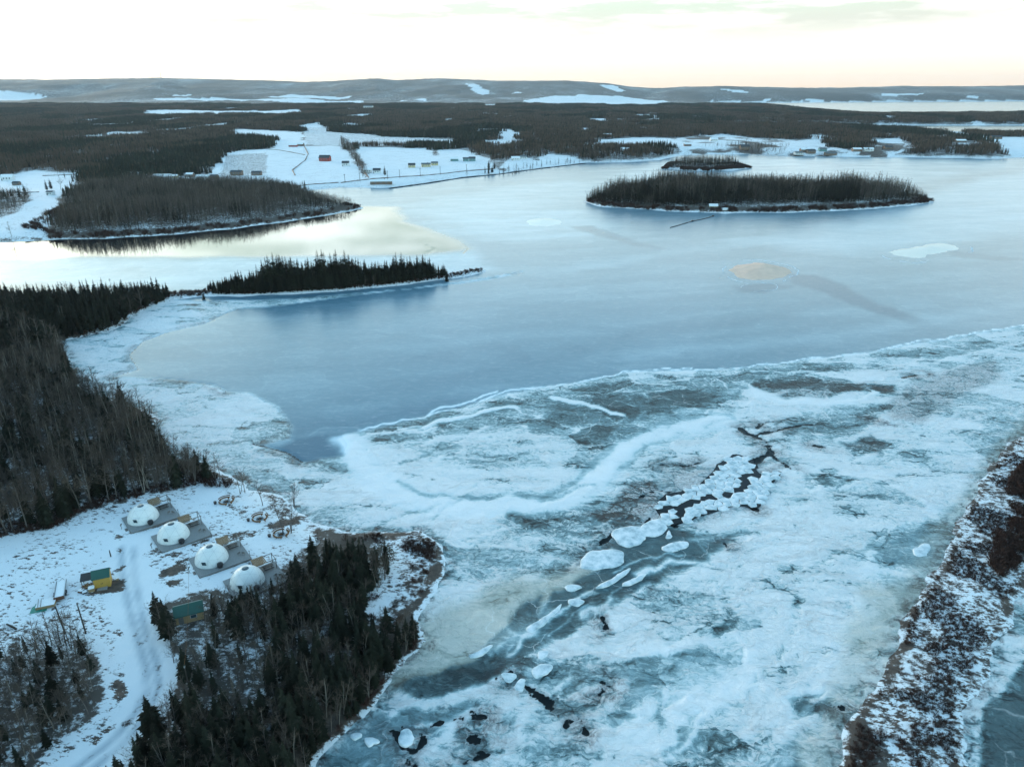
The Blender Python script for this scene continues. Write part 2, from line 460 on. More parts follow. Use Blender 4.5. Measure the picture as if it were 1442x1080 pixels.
# ---------------------------------------------------------------- snow-covered land
def fan(ts, ys, apex=150.):
    T, Yg = np.meshgrid(ts, ys)
    return T*(Yg+apex), Yg
def rows(y0, y1, f):
    ys = [y0]
    while ys[-1] < y1: ys.append(ys[-1]+f(ys[-1]))
    return np.array(ys)
def grid_mesh(name, X, Y, Z, keep, mats, attrs):
    ny, nx = X.shape
    idx = np.arange(ny*nx).reshape(ny, nx)
    k = keep[:-1, :-1] | keep[1:, :-1] | keep[:-1, 1:] | keep[1:, 1:]
    q = np.stack([idx[:-1, :-1][k], idx[:-1, 1:][k], idx[1:, 1:][k], idx[1:, :-1][k]], 1)
    used = np.zeros(ny*nx, bool); used[q.ravel()] = True
    re = np.cumsum(used)-1
    q = re[q]
    co = np.stack([X.ravel()[used], Y.ravel()[used], Z.ravel()[used]], 1)
    me = bpy.data.meshes.new(name)
    me.vertices.add(len(co)); me.vertices.foreach_set('co', co.astype(np.float32).ravel())
    me.loops.add(q.size); me.loops.foreach_set('vertex_index', q.astype(np.int32).ravel())
    me.polygons.add(len(q)); me.polygons.foreach_set('loop_start', np.arange(0, q.size, 4, dtype=np.int32))
    me.polygons.foreach_set('use_smooth', np.ones(len(q), bool))
    me.update(calc_edges=True)
    for an, chans in attrs.items():
        a = me.attributes.new(an, 'FLOAT_COLOR', 'POINT')
        c = np.stack([ch.ravel()[used] for ch in chans], 1).astype(np.float32)
        a.data.foreach_set('color', c.ravel())
    me.materials.append(mats)
    o = bpy.data.objects.new(name, me); col.objects.link(o)
    return o

ys = rows(20, 13500, lambda y: max(.75, min(y*y*5e-5, y*.0105)))
X, Y = fan(np.linspace(-1.12, 1.12, 760), ys)
d = land_sd(X, Y)
Zl = H(X, Y, d)
lump = (fbm(X/.9, Y/.9, 2, 31)-.5)*.25*(Y < 260)
Zl = Zl+np.where(d > 1, lump, 0)
# woodland share and open snow
field = np.full(X.shape, -1e3)
for k, p in F.items():
    field = np.maximum(field, local_sd(X, Y, p, 300))
thk = np.maximum(local_sd(X, Y, hedge, 60), local_sd(X, Y, thicket, 60))
field = np.minimum(field, -thk)
field_n = field+(fbm(X/30, Y/30, 3, 12)-.5)*14*np.clip(Y/900, .4, 3)
clr = local_sd(X, Y, clearing, 20)
msh = np.maximum(local_sd(X, Y, marsh_scrub, 20), np.where((X > 60) & (Y < 330), 20, -20))
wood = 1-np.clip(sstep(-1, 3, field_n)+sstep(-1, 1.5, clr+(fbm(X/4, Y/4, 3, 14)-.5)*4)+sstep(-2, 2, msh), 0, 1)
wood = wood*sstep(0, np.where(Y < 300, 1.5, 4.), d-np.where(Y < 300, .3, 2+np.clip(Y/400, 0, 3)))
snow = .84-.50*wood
road_side = sstep(-2, 3, clr)*(1-sstep(128, 116, Y)*0)*sstep(122, 108, Y)
snow = snow-.20*road_side
snow = snow-np.where(clr > 0, .16*sstep(.45, .62, fbm(X/9, Y/9, 3, 47)), 0)
bc = local_sd(X, Y, brush_cut, 30); cc_ = local_sd(X, Y, F['clear_cut'], 60)
ffm = local_sd(X, Y, F['field_f'], 60)
snow = np.where(ffm > 0, .74-.55*sstep(.42, .62, fbm(X/45, Y/60, 4, 49)), snow)
snow = np.where(bc > 0, .50, snow); snow = np.where(cc_ > 0, .56, snow)
snow = np.where((msh > 0) & (wood < .5), .60, snow)
snow = np.where((X > 60) & (Y < 330), .64-.16*sstep(.5, 5, d), snow)
ff = fbm(X/90, Y/260, 4, 41)
snow = np.where((wood > .5) & (Y > 1200) & (Y < 4000) & (ff > .66), .72, snow)
snow = np.where((Y > 4000) & (wood > .5), .22+.55*(fbm(X/260, Y/700, 5, 43, .6)-.48), snow)
snow = np.clip(snow, 0, 1)
rim_ = (d > 0)*sstep(9, 3, d)*(Y < 900)
snow = snow-.40*(d > 1.5)*sstep(16, 9, d)*((Y > 460) & (Y < 900) & (clr < 0) & (field < 0))
snow = snow-.20*rim_*np.where(X > 60, .3, 1)*(.4+fbm(X/6, Y/6, 3, 48))
snow = snow-.34*(d > .2)*sstep(5, 2, d)*(Y < 200)*np.where(X > 60, .2, .35)*(clr < -4)*sstep(.40, .52, fbm(X/3, Y/3, 3, 50))
snow = snow-np.where(Y < 340, (.07+.27*sstep(.38, .62, fbm(X/2.2, Y/2.2, 4, 52, .6)))*sstep(2.6, .6, d)*(1-.8*(clr > -6)), 0)
dt = np.full(X.shape, -20.)
for p, w in dirt: dt = np.maximum(dt, local_sd(X, Y, p, 6))
for p, w in dirt_lines: dt = np.maximum(dt, local_sd(X, Y, p, 6, True)+w)
dt = sstep(-2.2, 1.4, dt+(fbm(X/2.0, Y/1.4, 4, 51, .65)-.5)*3.4-.3)
tr = sstep(-5.2, -2.6, local_sd(X, Y, track, 10, True))
rt = np.maximum(sstep(-1.25, -.1, local_sd(X, Y, rut_a, 6, True)), sstep(-1.25, -.1, local_sd(X, Y, rut_b, 6, True)))
rt = rt*(.45+.55*sstep(.35, .6, fbm(X/3, Y/6, 3, 61)))
Zl = Zl-.12*tr*(Y < 300)-.08*rt

m = NT('snowy_ground', .85)
w_, dt_, tr_, rt_ = m.attr('cover')
p1 = m.pos()
nA = m.noise(p1, .55, 8, .72).outputs['Fac']
nB = m.noise(p1, .06, 8, .68).outputs['Fac']
nC = m.noise(m.pos((1, .35, 1)), .012, 10, .75).outputs['Fac']
wd = m.n('Attribute', attribute_name='wood'); wsp = m.n('SeparateColor'); m.l(wd.outputs['Color'], wsp.inputs[0]); wv = wsp.outputs[0]
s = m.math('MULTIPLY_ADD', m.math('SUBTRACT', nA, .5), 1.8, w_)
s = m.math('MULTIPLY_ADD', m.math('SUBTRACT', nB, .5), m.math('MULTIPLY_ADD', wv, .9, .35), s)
s = m.math('ADD', s, m.math('MULTIPLY', tr_, .35))
s = m.math('SUBTRACT', s, m.math('MULTIPLY', rt_, .34))
dn = m.noise(m.pos((.8, 1.6, 1), R(38)), 1.5, 6, .75).outputs['Fac']
s = m.math('SUBTRACT', s, m.ramp(m.math('MULTIPLY_ADD', m.math('SUBTRACT', dn, .5), 1.9, dt_), [(.50, (0, 0, 0)), (.72, (1, 1, 1))]))
tuf = m.ramp(m.noise(m.pos((.75, 1.5, 1), R(25)), 1.1, 5, .7).outputs['Fac'], [(.50, (0, 0, 0)), (.62, (1, 1, 1))])
tum = m.ramp(nB, [(.42, (.12, .12, .12)), (.58, (1, 1, 1))])
s = m.math('SUBTRACT', s, m.math('MULTIPLY', m.math('MULTIPLY', tuf, tum), m.math('MULTIPLY_ADD', tr_, -.50, .60)))
grass = m.mix(m.ramp(nA, [(.35, (0, 0, 0)), (.62, (1, 1, 1))]), (.030, .024, .021), (.125, .088, .066))
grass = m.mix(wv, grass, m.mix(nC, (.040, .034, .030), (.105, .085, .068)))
sf = m.ramp(s, [(0.30, (0, 0, 0)), (.52, (1, 1, 1))])
snw = m.mix(m.noise(p1, .2, 6, .6).outputs['Fac'], (.70, .76, .80), (.84, .86, .87))
snw = m.mix(m.math('MULTIPLY', rt_, .75), snw, (.34, .42, .48))
m.l(m.mix(sf, grass, snw), m.b.inputs['Base Color'])
bp = m.n('Bump'); bp.inputs['Strength'].default_value = .6; bp.inputs['Distance'].default_value = .35
m.l(m.noise(p1, .9, 6, .65).outputs['Fac'], bp.inputs['Height']); m.l(bp.outputs[0], m.b.inputs['Normal'])
M_ground = m.m
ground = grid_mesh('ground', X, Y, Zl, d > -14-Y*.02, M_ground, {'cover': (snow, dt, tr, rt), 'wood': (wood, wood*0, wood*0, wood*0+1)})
tag(ground, kind='structure')

# ---------------------------------------------------------------- the frozen inlet
ys = rows(40, 1250, lambda y: max(.42, min(y*y*2.2e-5, y*.0085)))
X, Y = fan(np.linspace(-1.06, 1.06, 1080), ys, 130.)
d = land_sd(X, Y)
k = np.clip(Y/170, .6, 3.5)
WX = X+(fbm(X/11/k, Y/11/k, 4, 71)-.5)*9*k+(fbm(X/3, Y/3, 3, 73)-.5)*1.6
WY = Y+(fbm(X/11/k, Y/11/k, 4, 72)-.5)*9*k+(fbm(X/3, Y/3, 3, 74)-.5)*1.6
S = np.full(X.shape, .66); LD = np.full(X.shape, -30.); TN = np.zeros(X.shape); BR = np.zeros(X.shape); OP = np.zeros(X.shape)
def lay(A, sd, val, soft=3., mix=1.):
    w = sstep(-soft, soft*.6, sd)*mix
    return A*(1-w)+val*w
edge = [(205, 480), (182, 500), (196, 520), (158, 530), (225, 532), (300, 541), (320, 552), (350, 553), (392, 572), (414, 600), (408, 618), (372, 626), (402, 636), (426, 650), (450, 646), (484, 640), (492, 625), (482, 612), (540, 600),
        (600, 585), (650, 571), (700, 558), (760, 545), (830, 535), (880, 524), (960, 522), (1050, 517), (1120, 508), (1200, 498), (1300, 483), (1400, 465), (1442, 458), (1800, 420)]
upper = [(1800, 215), (900, 215), (400, 255), (-300, 320), (-300, 440), (200, 420), (300, 424), (420, 420), (560, 408), (690, 390), (740, 382), (700, 392), (620, 402), (500, 416), (400, 430), (330, 436), (290, 454), (240, 467)]
smooth_p = PL(edge+upper)
sm = sstep(-2.0, 1.0, local_sd(X*.75+WX*.25, Y*.75+WY*.25, smooth_p, 200))
shelf = sstep(3, -3, sm)
# smooth ice: thin frost, bands and bare lanes
sw = fbm((X*.9+Y*.3)/60, (Y-X*.25)/14, 5, 81, .55)
base_smooth = .30+(sw-.5)*.12
fr = local_sd(WX, WY, PL([(1020, 338), (1120, 326), (1200, 305), (1260, 288), (1330, 262), (1442, 240), (1700, 232), (1700, 300), (1442, 330), (1300, 350), (1200, 360), (1100, 350)]), 60)
base_smooth = base_smooth+.12*sstep(-20, 25, fr)
fl = local_sd(WX, WY, PL([(-200, 372), (0, 368), (110, 363), (350, 362), (560, 360), (640, 352), (662, 345), (700, 380), (600, 390), (300, 402), (200, 412), (0, 400), (-200, 400)]), 60)
base_smooth = base_smooth+.11*sstep(-6, 12, fl)*(.5+fbm(X/12, Y/30, 4, 82))
up = local_sd(WX, WY, PL([(560, 292), (700, 262), (860, 252), (900, 230), (1000, 222), (1442, 226), (1442, 236), (1300, 258), (1200, 268), (1060, 245), (900, 262), (820, 290), (900, 330), (720, 345), (640, 330)]), 100)
base_smooth = base_smooth+.10*sstep(-20, 30, up)*(.3+1.2*fbm(X/50, Y/22, 4, 83))
S = S*(1-sm)+base_smooth*sm
def P_(pts, val, soft=3., mix=1.):
    global S
    S = lay(S, local_sd(WX, WY, PL(pts), 30), val, soft, mix)
def L_(pts, w, val, soft=1.5, mix=1.):
    global S
    S = lay(S, local_sd(WX, WY, PL(pts), 30, True)+w, val, soft, mix)
# dark wedge behind the sand hump, other lanes
P_([(1108, 384), (1140, 388), (1180, 400), (1230, 425), (1310, 452), (1290, 455), (1200, 428), (1150, 410), (1112, 398)], .14, 4, .9)
P_([(800, 318), (830, 318), (900, 340), (940, 350), (900, 346), (830, 328)], .16, 5, .8)
P_([(1030, 402), (1068, 398), (1110, 402), (1080, 412), (1040, 410)], .12, 4, .8)
P_([(1345, 352), (1390, 360), (1440, 366), (1400, 368), (1350, 360)], .18, 4, .8)
L_([(480, 560), (700, 520), (900, 470), (1100, 445)], 4, .24, 8, .6)
L_([(430, 600), (520, 590), (620, 570)], 5, .20, 8, .7)
L_([(900, 500), (1100, 480), (1300, 452), (1442, 430)], 4, .38, 8, .6)
L_([(760, 385), (1000, 350), (1120, 330), (1250, 300)], 5, .38, 9, .6)
P_([(396, 628), (420, 615), (470, 612), (490, 622), (484, 640), (450, 647), (426, 650)], .16, 2.5)
# snow shelf by the left shore
P_([(360, 600), (410, 600), (408, 620), (370, 625)], .5, 3, .5)
P_([(410, 655), (480, 650), (470, 680), (430, 690), (405, 675)], .45, 4, .7)
P_([(450, 705), (500, 700), (490, 715), (455, 722)], .5, 3, .6)
# rough ice
P_([(500, 612), (600, 590), (680, 572), (760, 553), (860, 538), (960, 530), (1030, 528), (1010, 560), (960, 585), (900, 600), (840, 635), (760, 610), (640, 604), (560, 625)], .36, 4, .95)
P_([(780, 566), (860, 552), (930, 556), (990, 552), (1000, 575), (940, 598), (860, 606), (770, 592)], .20, 4, .95)
P_([(560, 620), (640, 604), (760, 610), (835, 640), (800, 668), (700, 672), (620, 650), (560, 645)], .50, 4, .9)
P_([(520, 630), (570, 632), (640, 652), (700, 668), (800, 655), (795, 678), (700, 697), (610, 690), (545, 668)], .82, 3, .9)
P_([(1058, 540), (1100, 527), (1170, 526), (1218, 540), (1170, 557), (1100, 561)], .26, 2, .95)
P_([(1218, 538), (1266, 544), (1262, 553), (1236, 552)], .16, 1.5)
P_([(1110, 585), (1190, 565), (1256, 572), (1220, 600), (1160, 622), (1105, 612)], .42, 3, .9)
P_([(1186, 622), (1228, 612), (1256, 625), (1244, 641), (1200, 640)], .28, 2, .9)
P_([(1118, 665), (1160, 668), (1182, 685), (1140, 692)], .36, 2, .8)
P_([(1000, 530), (1050, 522), (1200, 508), (1330, 490), (1442, 470), (1442, 482), (1300, 510), (1150, 522), (1050, 536)], .42, 2, .8)
P_([(712, 728), (760, 716), (850, 714), (900, 722), (880, 750), (800, 762), (740, 748)], .40, 3, .9)
P_([(800, 735), (870, 735), (885, 760), (835, 800), (795, 800)], .48, 3, .8)
P_([(1010, 752), (960, 748), (930, 745), (905, 760), (850, 764), (830, 790), (842, 812), (800, 835), (745, 850), (722, 880), (690, 905), (650, 936), (600, 950), (562, 962), (600, 978), (690, 968), (735, 935), (765, 900), (800, 885), (850, 850), (900, 820), (960, 792), (1010, 772), (1062, 745)], .20, 2.2, .97)
P_([(640, 700), (720, 706), (700, 730), (660, 760), (560, 760), (500, 730), (560, 712)], .86, 5, .6)
P_([(600, 770), (700, 760), (760, 790), (720, 815), (620, 830), (600, 800)], .60, 5, .8)
P_([(436, 1090), (470, 1040), (512, 1004), (590, 1000), (650, 1008), (620, 1040), (560, 1060), (560, 1095)], .30, 2, .9)
P_([(860, 1030), (880, 960), (910, 915), (960, 900), (1040, 892), (1066, 960), (1020, 1020), (950, 1062), (880, 1060)], .50, 3, .95)
P_([(1090, 985), (1130, 962), (1196, 990), (1160, 1003), (1120, 1012)], .20, 1.6, .95)
P_([(1078, 1092), (1120, 1060), (1168, 1072), (1150, 1095)], .20, 1.6, .95)
P_([(640, 1010), (700, 1000), (800, 1005), (830, 1040), (760, 1060), (680, 1050)], .52, 3, .7)
P_([(760, 925), (830, 900), (850, 920), (800, 960), (760, 960)], .44, 2, .8)
P_([(1228, 765), (1290, 745), (1365, 690), (1345, 740), (1300, 800), (1250, 802)], .40, 3, .8)
P_([(560, 900), (640, 840), (760, 815), (840, 795), (800, 830), (725, 845), (700, 890), (640, 940), (590, 955)], .55, 3, .7)
P_([(1060, 760), (1180, 750), (1200, 800), (1150, 850), (1060, 840)], .86, 6, .6)
P_([(950, 840), (1040, 820), (1080, 860), (1000, 890), (930, 880)], .80, 6, .5)
P_([(760, 832), (800, 822), (850, 798), (905, 763), (960, 750), (1003, 758), (985, 788), (900, 832), (850, 858), (800, 888), (742, 918), (702, 948), (650, 968), (600, 978), (560, 962), (620, 945), (680, 915), (720, 880)], .13, 1.8, 1)
P_([(835, 640), (870, 600), (940, 585), (1010, 560), (1040, 545), (1020, 590), (960, 610), (900, 640), (860, 675), (820, 690)], .46, 2.5, .9)
P_([(690, 905), (740, 868), (775, 850), (770, 880), (720, 915), (680, 930)], .30, 1.2, .9)
P_([(430, 650), (520, 690), (600, 720), (700, 730), (640, 742), (540, 730), (450, 690)], .84, 3, .7)
P_([(660, 735), (760, 745), (800, 790), (760, 810), (690, 800), (640, 770)], .54, 3, .8)
P_([(640, 985), (760, 960), (820, 985), (900, 990), (880, 1040), (760, 1000), (660, 1010)], .56, 3, .6)
# white drift lines and flow bands
L_([(600, 598), (640, 585), (690, 577), (728, 576)], .9, .95, 1)
L_([(776, 557), (820, 567), (882, 584)], 1.0, .95, 1)
L_([(480, 618), (500, 650), (530, 678), (570, 698), (650, 711), (740, 713), (810, 694), (850, 662), (885, 632), (940, 610), (1010, 588)], 2.4, .90, 2.4, .9)
L_([(556, 676), (600, 693), (680, 701), (760, 697), (815, 672), (838, 645)], 1.0, .42, 1.4, .9)
L_([(1056, 540), (1075, 558), (1110, 566), (1180, 566), (1235, 552)], .7, .95, .9)
L_([(1060, 522), (1140, 524), (1212, 534), (1280, 520), (1360, 500), (1442, 480)], .8, .86, 1.2, .9)
L_([(500, 606), (600, 584), (650, 570), (700, 557), (760, 544), (830, 534), (880, 523), (960, 521), (1050, 516), (1120, 507), (1200, 497), (1300, 482), (1400, 464), (1500, 448)], .15, .95, .9)
L_([(780, 855), (740, 890), (700, 915)], .15, .62, .7, .8)
L_([(960, 778), (910, 790), (870, 806)], .1, .66, .7, .8)
L_([(850, 838), (800, 865), (770, 890)], .0, .6, .6, .8)
L_([(930, 800), (890, 822), (850, 842)], .0, .55, .6, .8)
L_([(560, 990), (620, 985), (680, 968), (720, 950)], 1.0, .85, 1.2, .9)
L_([(1010, 850), (1030, 880), (1050, 930), (1090, 990)], .3, 1.0, .5, .8)
L_([(1000, 820), (1010, 845), (1030, 860), (1060, 850)], .3, 1.0, .5, .8)
L_([(820, 905), (860, 925), (910, 905)], .3, .95, .5, .7)
rs = np.random.RandomState(5)
# scattered drift streaks and bare scours along the flow
for i in range(150):
    px = rs.uniform(440, 1420); py = rs.uniform(560, 1075)
    x0, y0 = G0(px, py); a = R(rs.uniform(15, 60)); ln = rs.uniform(3, 14)
    pts = [(x0+math.cos(a)*t*ln-math.sin(a)*math.sin(t*2+i)*1.6, y0+math.sin(a)*t*ln+math.cos(a)*math.sin(t*2+i)*1.6) for t in np.linspace(-1, 1, 5)]
    v = rs.choice([.95, .90, .40, .50])
    S = lay(S, local_sd(WX, WY, pts, 8, True)+rs.uniform(.1, .8), v, rs.uniform(.5, 1.6), .75) if True else S
rough = 1-sm
# broken grey ice against the near shores
shb = sstep(-4.5, -1.0, d)*(Y < 330)
S = S*(1-.75*shb)+.75*shb*(.34+.34*fbm(X/1.6, Y/1.6, 4, 88, .65)); BR = np.maximum(BR, .8*shb*sstep(.45, .6, fbm(X/1.3, Y/1.3, 3, 89)))
# stains
TN = np.maximum(TN, .85*sstep(-5, 2, local_sd(WX, WY, PL([(560, 905), (600, 868), (690, 830), (760, 815), (840, 792), (820, 825), (745, 842), (715, 880), (690, 900), (640, 940), (590, 958), (548, 965), (590, 910)]), 30)))
TN = np.maximum(TN, .45*sstep(-4, 2, local_sd(WX, WY, PL([(470, 890), (560, 850), (640, 842), (600, 880), (560, 900)]), 30)))
TN = np.maximum(TN, .75*sstep(-4, 2, local_sd(WX, WY, PL([(1225, 830), (1290, 820), (1340, 780), (1300, 840), (1265, 900), (1220, 930), (1195, 900), (1235, 860)]), 30)))
bd = local_sd(WX, WY, PL([(1470, 590), (1420, 635), (1385, 690), (1340, 750), (1315, 800), (1280, 850), (1235, 930), (1200, 1000), (1160, 1080)]), 40, True)
S = lay(S, bd+3.0, .52, 3, .7); TN = np.maximum(TN, .5*sstep(-7, -2, bd))
lag = local_sd(X, Y, PL([(1380, 1100), (1386, 1043), (1381, 996), (1409, 978), (1442, 930), (1700, 800), (1700, 1300), (1380, 1300)]), 30)+(WX-X)*.25
S = np.where((X > 60) & (d < 0), lay(S, lag, .14, .8), S); TN = np.maximum(TN, .2*sstep(0, 2, lag))
BR = np.maximum(BR, sstep(-1.5, 1.5, local_sd(WX, WY, PL([(868, 706), (898, 678), (932, 680), (930, 716), (905, 737), (850, 730), (824, 722)]), 20)))
BR = np.maximum(BR, .55*sstep(-3, 3, local_sd(WX, WY, PL([(1000, 650), (1050, 640), (1080, 690), (1040, 720), (960, 740), (880, 770), (830, 800), (800, 790), (850, 740), (930, 700), (930, 665)]), 20)))
BR = np.maximum(BR, .6*sstep(-3, 3, local_sd(WX, WY, PL([(1290, 545), (1330, 522), (1395, 508), (1405, 530), (1345, 562), (1300, 595), (1262, 592), (1250, 570)]), 20)))
BR = np.maximum(BR, .5*sstep(-2, 2, local_sd(WX, WY, PL([(1060, 540), (1170, 530), (1214, 541), (1170, 556), (1100, 560)]), 20)))
BR = np.maximum(BR, .5*sstep(-2, 2, local_sd(WX, WY, PL([(800, 1000), (830, 990), (835, 1050), (800, 1060)]), 20)))
BR = np.maximum(BR, .5*sstep(-2, 2, local_sd(WX, WY, PL([(1186, 622), (1228, 612), (1256, 625), (1244, 641)]), 20)))
CA = np.zeros(X.shape)
for q, v_ in (([(1005, 750), (930, 743), (850, 765), (830, 800), (760, 830), (720, 870), (680, 905), (600, 945), (560, 960), (600, 980), (700, 965), (742, 920), (800, 888), (850, 858), (900, 830), (985, 788), (1060, 745)], .70),
        ([(436, 1090), (470, 1040), (512, 1004), (590, 1000), (650, 1008), (620, 1040), (560, 1060), (560, 1095)], .75), ([(560, 900), (640, 840), (760, 815), (800, 830), (715, 880), (640, 940), (560, 960)], .5),
        ([(780, 566), (860, 552), (990, 552), (1000, 575), (940, 598), (860, 606), (770, 592)], .35), ([(860, 1030), (880, 960), (910, 915), (1040, 892), (1066, 960), (950, 1062)], .55), ([(1228, 765), (1365, 690), (1345, 740), (1265, 900), (1195, 900)], .5),
        ([(1120, 1060), (1168, 1072), (1150, 1095), (1078, 1092)], .6), ([(1095, 985), (1130, 965), (1190, 990), (1120, 1010)], .4)):
    CA = np.maximum(CA, v_*sstep(-3, 2, local_sd(WX, WY, PL(q), 20)))
CA = np.maximum(CA, .8*sstep(0, 2, lag)*(X > 60))
for q, w_, v_ in (([(480, 618), (500, 650), (530, 678), (570, 698), (650, 711), (740, 713), (810, 694), (850, 662), (885, 632), (940, 610), (1010, 588)], 5.5, .72), ([(1060, 548), (1075, 558), (1110, 566), (1180, 566), (1235, 552)], 2.0, .4),
        ([(600, 598), (640, 585), (690, 577), (728, 576)], 2.0, .6), ([(776, 557), (820, 567), (882, 584)], 2.0, .6)):
    CA = np.maximum(CA, v_*sstep(-1.5, 1, local_sd(WX, WY, PL(q), 12, True)+w_))
OP = OP*(1-.65*sstep(-150, -50, X))
# open leads
leads = [([(1040, 602), (1052, 610), (1066, 614), (1078, 622), (1084, 636), (1068, 646), (1058, 652), (1064, 664), (1048, 678), (1046, 692)], .75), ([(1066, 612), (1085, 606), (1110, 602), (1140, 597)], .55),
    ([(1046, 692), (1020, 700), (985, 706), (960, 716), (950, 740)], .8), ([(958, 716), (935, 715), (912, 736), (868, 729)], .35), ([(1052, 708), (1062, 716)], .6), ([(1145, 627), (1160, 629)], .55),
    ([(930, 657), (946, 650), (962, 656), (985, 650)], .35), ([(742, 965), (760, 975), (770, 985), (780, 994)], .5), ([(850, 868), (853, 884)], .45), ([(556, 1030), (562, 1052), (580, 1062), (592, 1046), (585, 1027), (568, 1022)], .35),
    ([(585, 1027), (620, 1016), (655, 1010), (690, 1015)], .32), ([(562, 1056), (576, 1074), (600, 1085)], .35), ([(664, 1038), (670, 1040)], .5), ([(1166, 992), (1178, 998), (1190, 998)], .35), ([(1222, 541), (1262, 548)], .4),
    ([(1082, 640), (1100, 650), (1110, 660)], .35), ([(1062, 664), (1080, 672), (1092, 664)], .35), ([(1046, 690), (1030, 684), (1010, 688)], .3), ([(1000, 704), (990, 716), (972, 722)], .4), ([(812, 795), (824, 790)], .3),
    ([(1018, 764), (1026, 768)], .45), ([(905, 700), (925, 690), (950, 694)], .3), ([(835, 770), (855, 758), (875, 748)], .3), ([(893, 822), (903, 826)], .3), ([(840, 985), (850, 972)], .25), ([(1275, 532), (1310, 526)], .3),
    ([(700, 955), (720, 948)], .25), ([(655, 1076), (690, 1060)], .3), ([(800, 1020), (820, 1012), (826, 1030)], .25), ([(845, 958), (860, 968)], .3), ([(1068, 602), (1076, 594), (1092, 592)], .3)]
fine = [([(340, 433), (290, 455), (240, 468), (205, 479), (182, 500), (196, 520), (158, 530)], .26), ([(356, 625), (402, 636), (426, 650)], .35), ([(556, 298), (566, 312), (600, 320), (640, 337), (658, 349), (650, 357)], .75), ([(820, 322), (850, 328), (895, 344)], .25), ([(690, 345), (720, 352), (735, 362)], .2), ([(700, 396), (725, 390), (738, 382)], .2), ([(770, 335), (830, 332)], .2), ([(600, 345), (612, 352), (600, 357)], .25), ([(1010, 392), (1025, 384)], .12), ([(915, 300), (880, 318), (840, 330)], .15),
    ([(640, 355), (600, 360), (560, 362)], .2), ([(225, 532), (300, 541), (320, 552)], .25), ([(945, 322), (960, 316)], .2), ([(415, 425), (500, 413), (600, 402), (690, 391)], .12), ([(1220, 590), (1262, 600)], .15)]
jit = (fbm(X/1.8, Y/1.8, 4, 91, .65)-.5)*2.6+(fbm(X/7, Y/7, 2, 92)-.5)*1.0
for pts, w in leads:
    LD = np.maximum(LD, local_sd(X*.6+WX*.4, Y*.6+WY*.4, PL(pts), 12, True)+w*1.15+jit)
for pts, w in fine:
    LD = np.maximum(LD, local_sd(X*.85+WX*.15, Y*.85+WY*.15, PL(pts), 12, True)+w+jit*.12)
BR = np.maximum(BR, .75*sstep(-5.5, -.5, LD)*sstep(.35, .6, fbm(X/4, Y/4, 3, 93))*rough*(Y < 330))
TN = TN*(1-.9*sstep(.36, .22, S))
# open calm water in the cove under the wooded peninsula
OP = sstep(-9, 7, local_sd(X*.7+WX*.3, Y*.7+WY*.3, PL([(-300, 342), (0, 339), (75, 337), (250, 329), (400, 312), (470, 301), (515, 291), (555, 292), (566, 312), (600, 322), (640, 339), (655, 350), (600, 358), (350, 361), (110, 361), (60, 366), (0, 364), (-300, 368)]), 60))
Zi = (S-.5)*.16*rough+(fbm(X/2.2, Y/2.2, 4, 95)-.5)*.28*rough-.20*sstep(-.6, .3, LD)
Zi = np.where(d > -1.0, np.minimum(Zi, .02), Zi)

m = NT('inlet_ice', .3)
s_, l_, t_, b_ = m.attr('ice_a')
sm_, op_, _x, _a = m.attr('ice_b')
pw = m.pos()
wn = m.noise(pw, .12, 5, .6)
vm = m.n('VectorMath', operation='MULTIPLY_ADD'); m.l(wn.outputs['Color'], vm.inputs[0]); vm.inputs[1].default_value = (7, 7, 0); m.l(pw, vm.inputs[2])
rotm = m.n('Mapping'); rotm.inputs['Rotation'].default_value = (0, 0, R(-38)); rotm.inputs['Scale'].default_value = (.35, 1, 1); m.l(vm.outputs[0], rotm.inputs['Vector'])
n1 = m.noise(rotm.outputs[0], .16, 10, .68, .4).outputs['Fac']
n2 = m.noise(vm.outputs[0], .9, 8, .7, .3).outputs['Fac']
n3 = m.noise(rotm.outputs[0], 1.6, 6, .7).outputs['Fac']
amp = m.math('MULTIPLY', m.math('MULTIPLY_ADD', sm_, -.93, 1.0), m.math('MULTIPLY_ADD', _x, -.85, 1.0))
def add(sig, nz, k): return m.math('MULTIPLY_ADD', m.math('MULTIPLY', m.math('SUBTRACT', nz, .5), amp), k, sig)
sv = add(s_, n1, 1.05); sv = add(sv, n2, .80); sv = add(sv, n3, .75)
nv = m.noise(rotm.outputs[0], .085, 7, .55, 1.2).outputs['Fac']
vein = m.ramp(m.math('ABSOLUTE', m.math('SUBTRACT', nv, .5)), [(.0, (1, 1, 1)), (.022, (0, 0, 0))])
vein = m.math('MULTIPLY', m.math('MULTIPLY', vein, amp), m.ramp(n2, [(.40, (0, 0, 0)), (.58, (1, 1, 1))]))
sv = m.math('MULTIPLY_ADD', vein, .30, sv)
nd2 = m.noise(rotm.outputs[0], .12, 6, .6, 1.5).outputs['Fac']
dvein = m.ramp(m.math('ABSOLUTE', m.math('SUBTRACT', nd2, .53)), [(.0, (1, 1, 1)), (.03, (0, 0, 0))])
dvein = m.math('MULTIPLY', m.math('MULTIPLY', dvein, amp), m.ramp(n3, [(.46, (0, 0, 0)), (.62, (1, 1, 1))]))
sv = m.math('MULTIPLY_ADD', dvein, -.35, sv)
wn2 = m.noise(pw, .10, 4, .55)
vm2 = m.n('VectorMath', operation='MULTIPLY_ADD'); m.l(wn2.outputs['Color'], vm2.inputs[0]); vm2.inputs[1].default_value = (9, 9, 0); m.l(pw, vm2.inputs[2])
pr = m.n('Mapping'); pr.inputs['Rotation'].default_value = (0, 0, R(-35)); pr.inputs['Scale'].default_value = (.6, 1, 1); m.l(vm2.outputs[0], pr.inputs['Vector'])
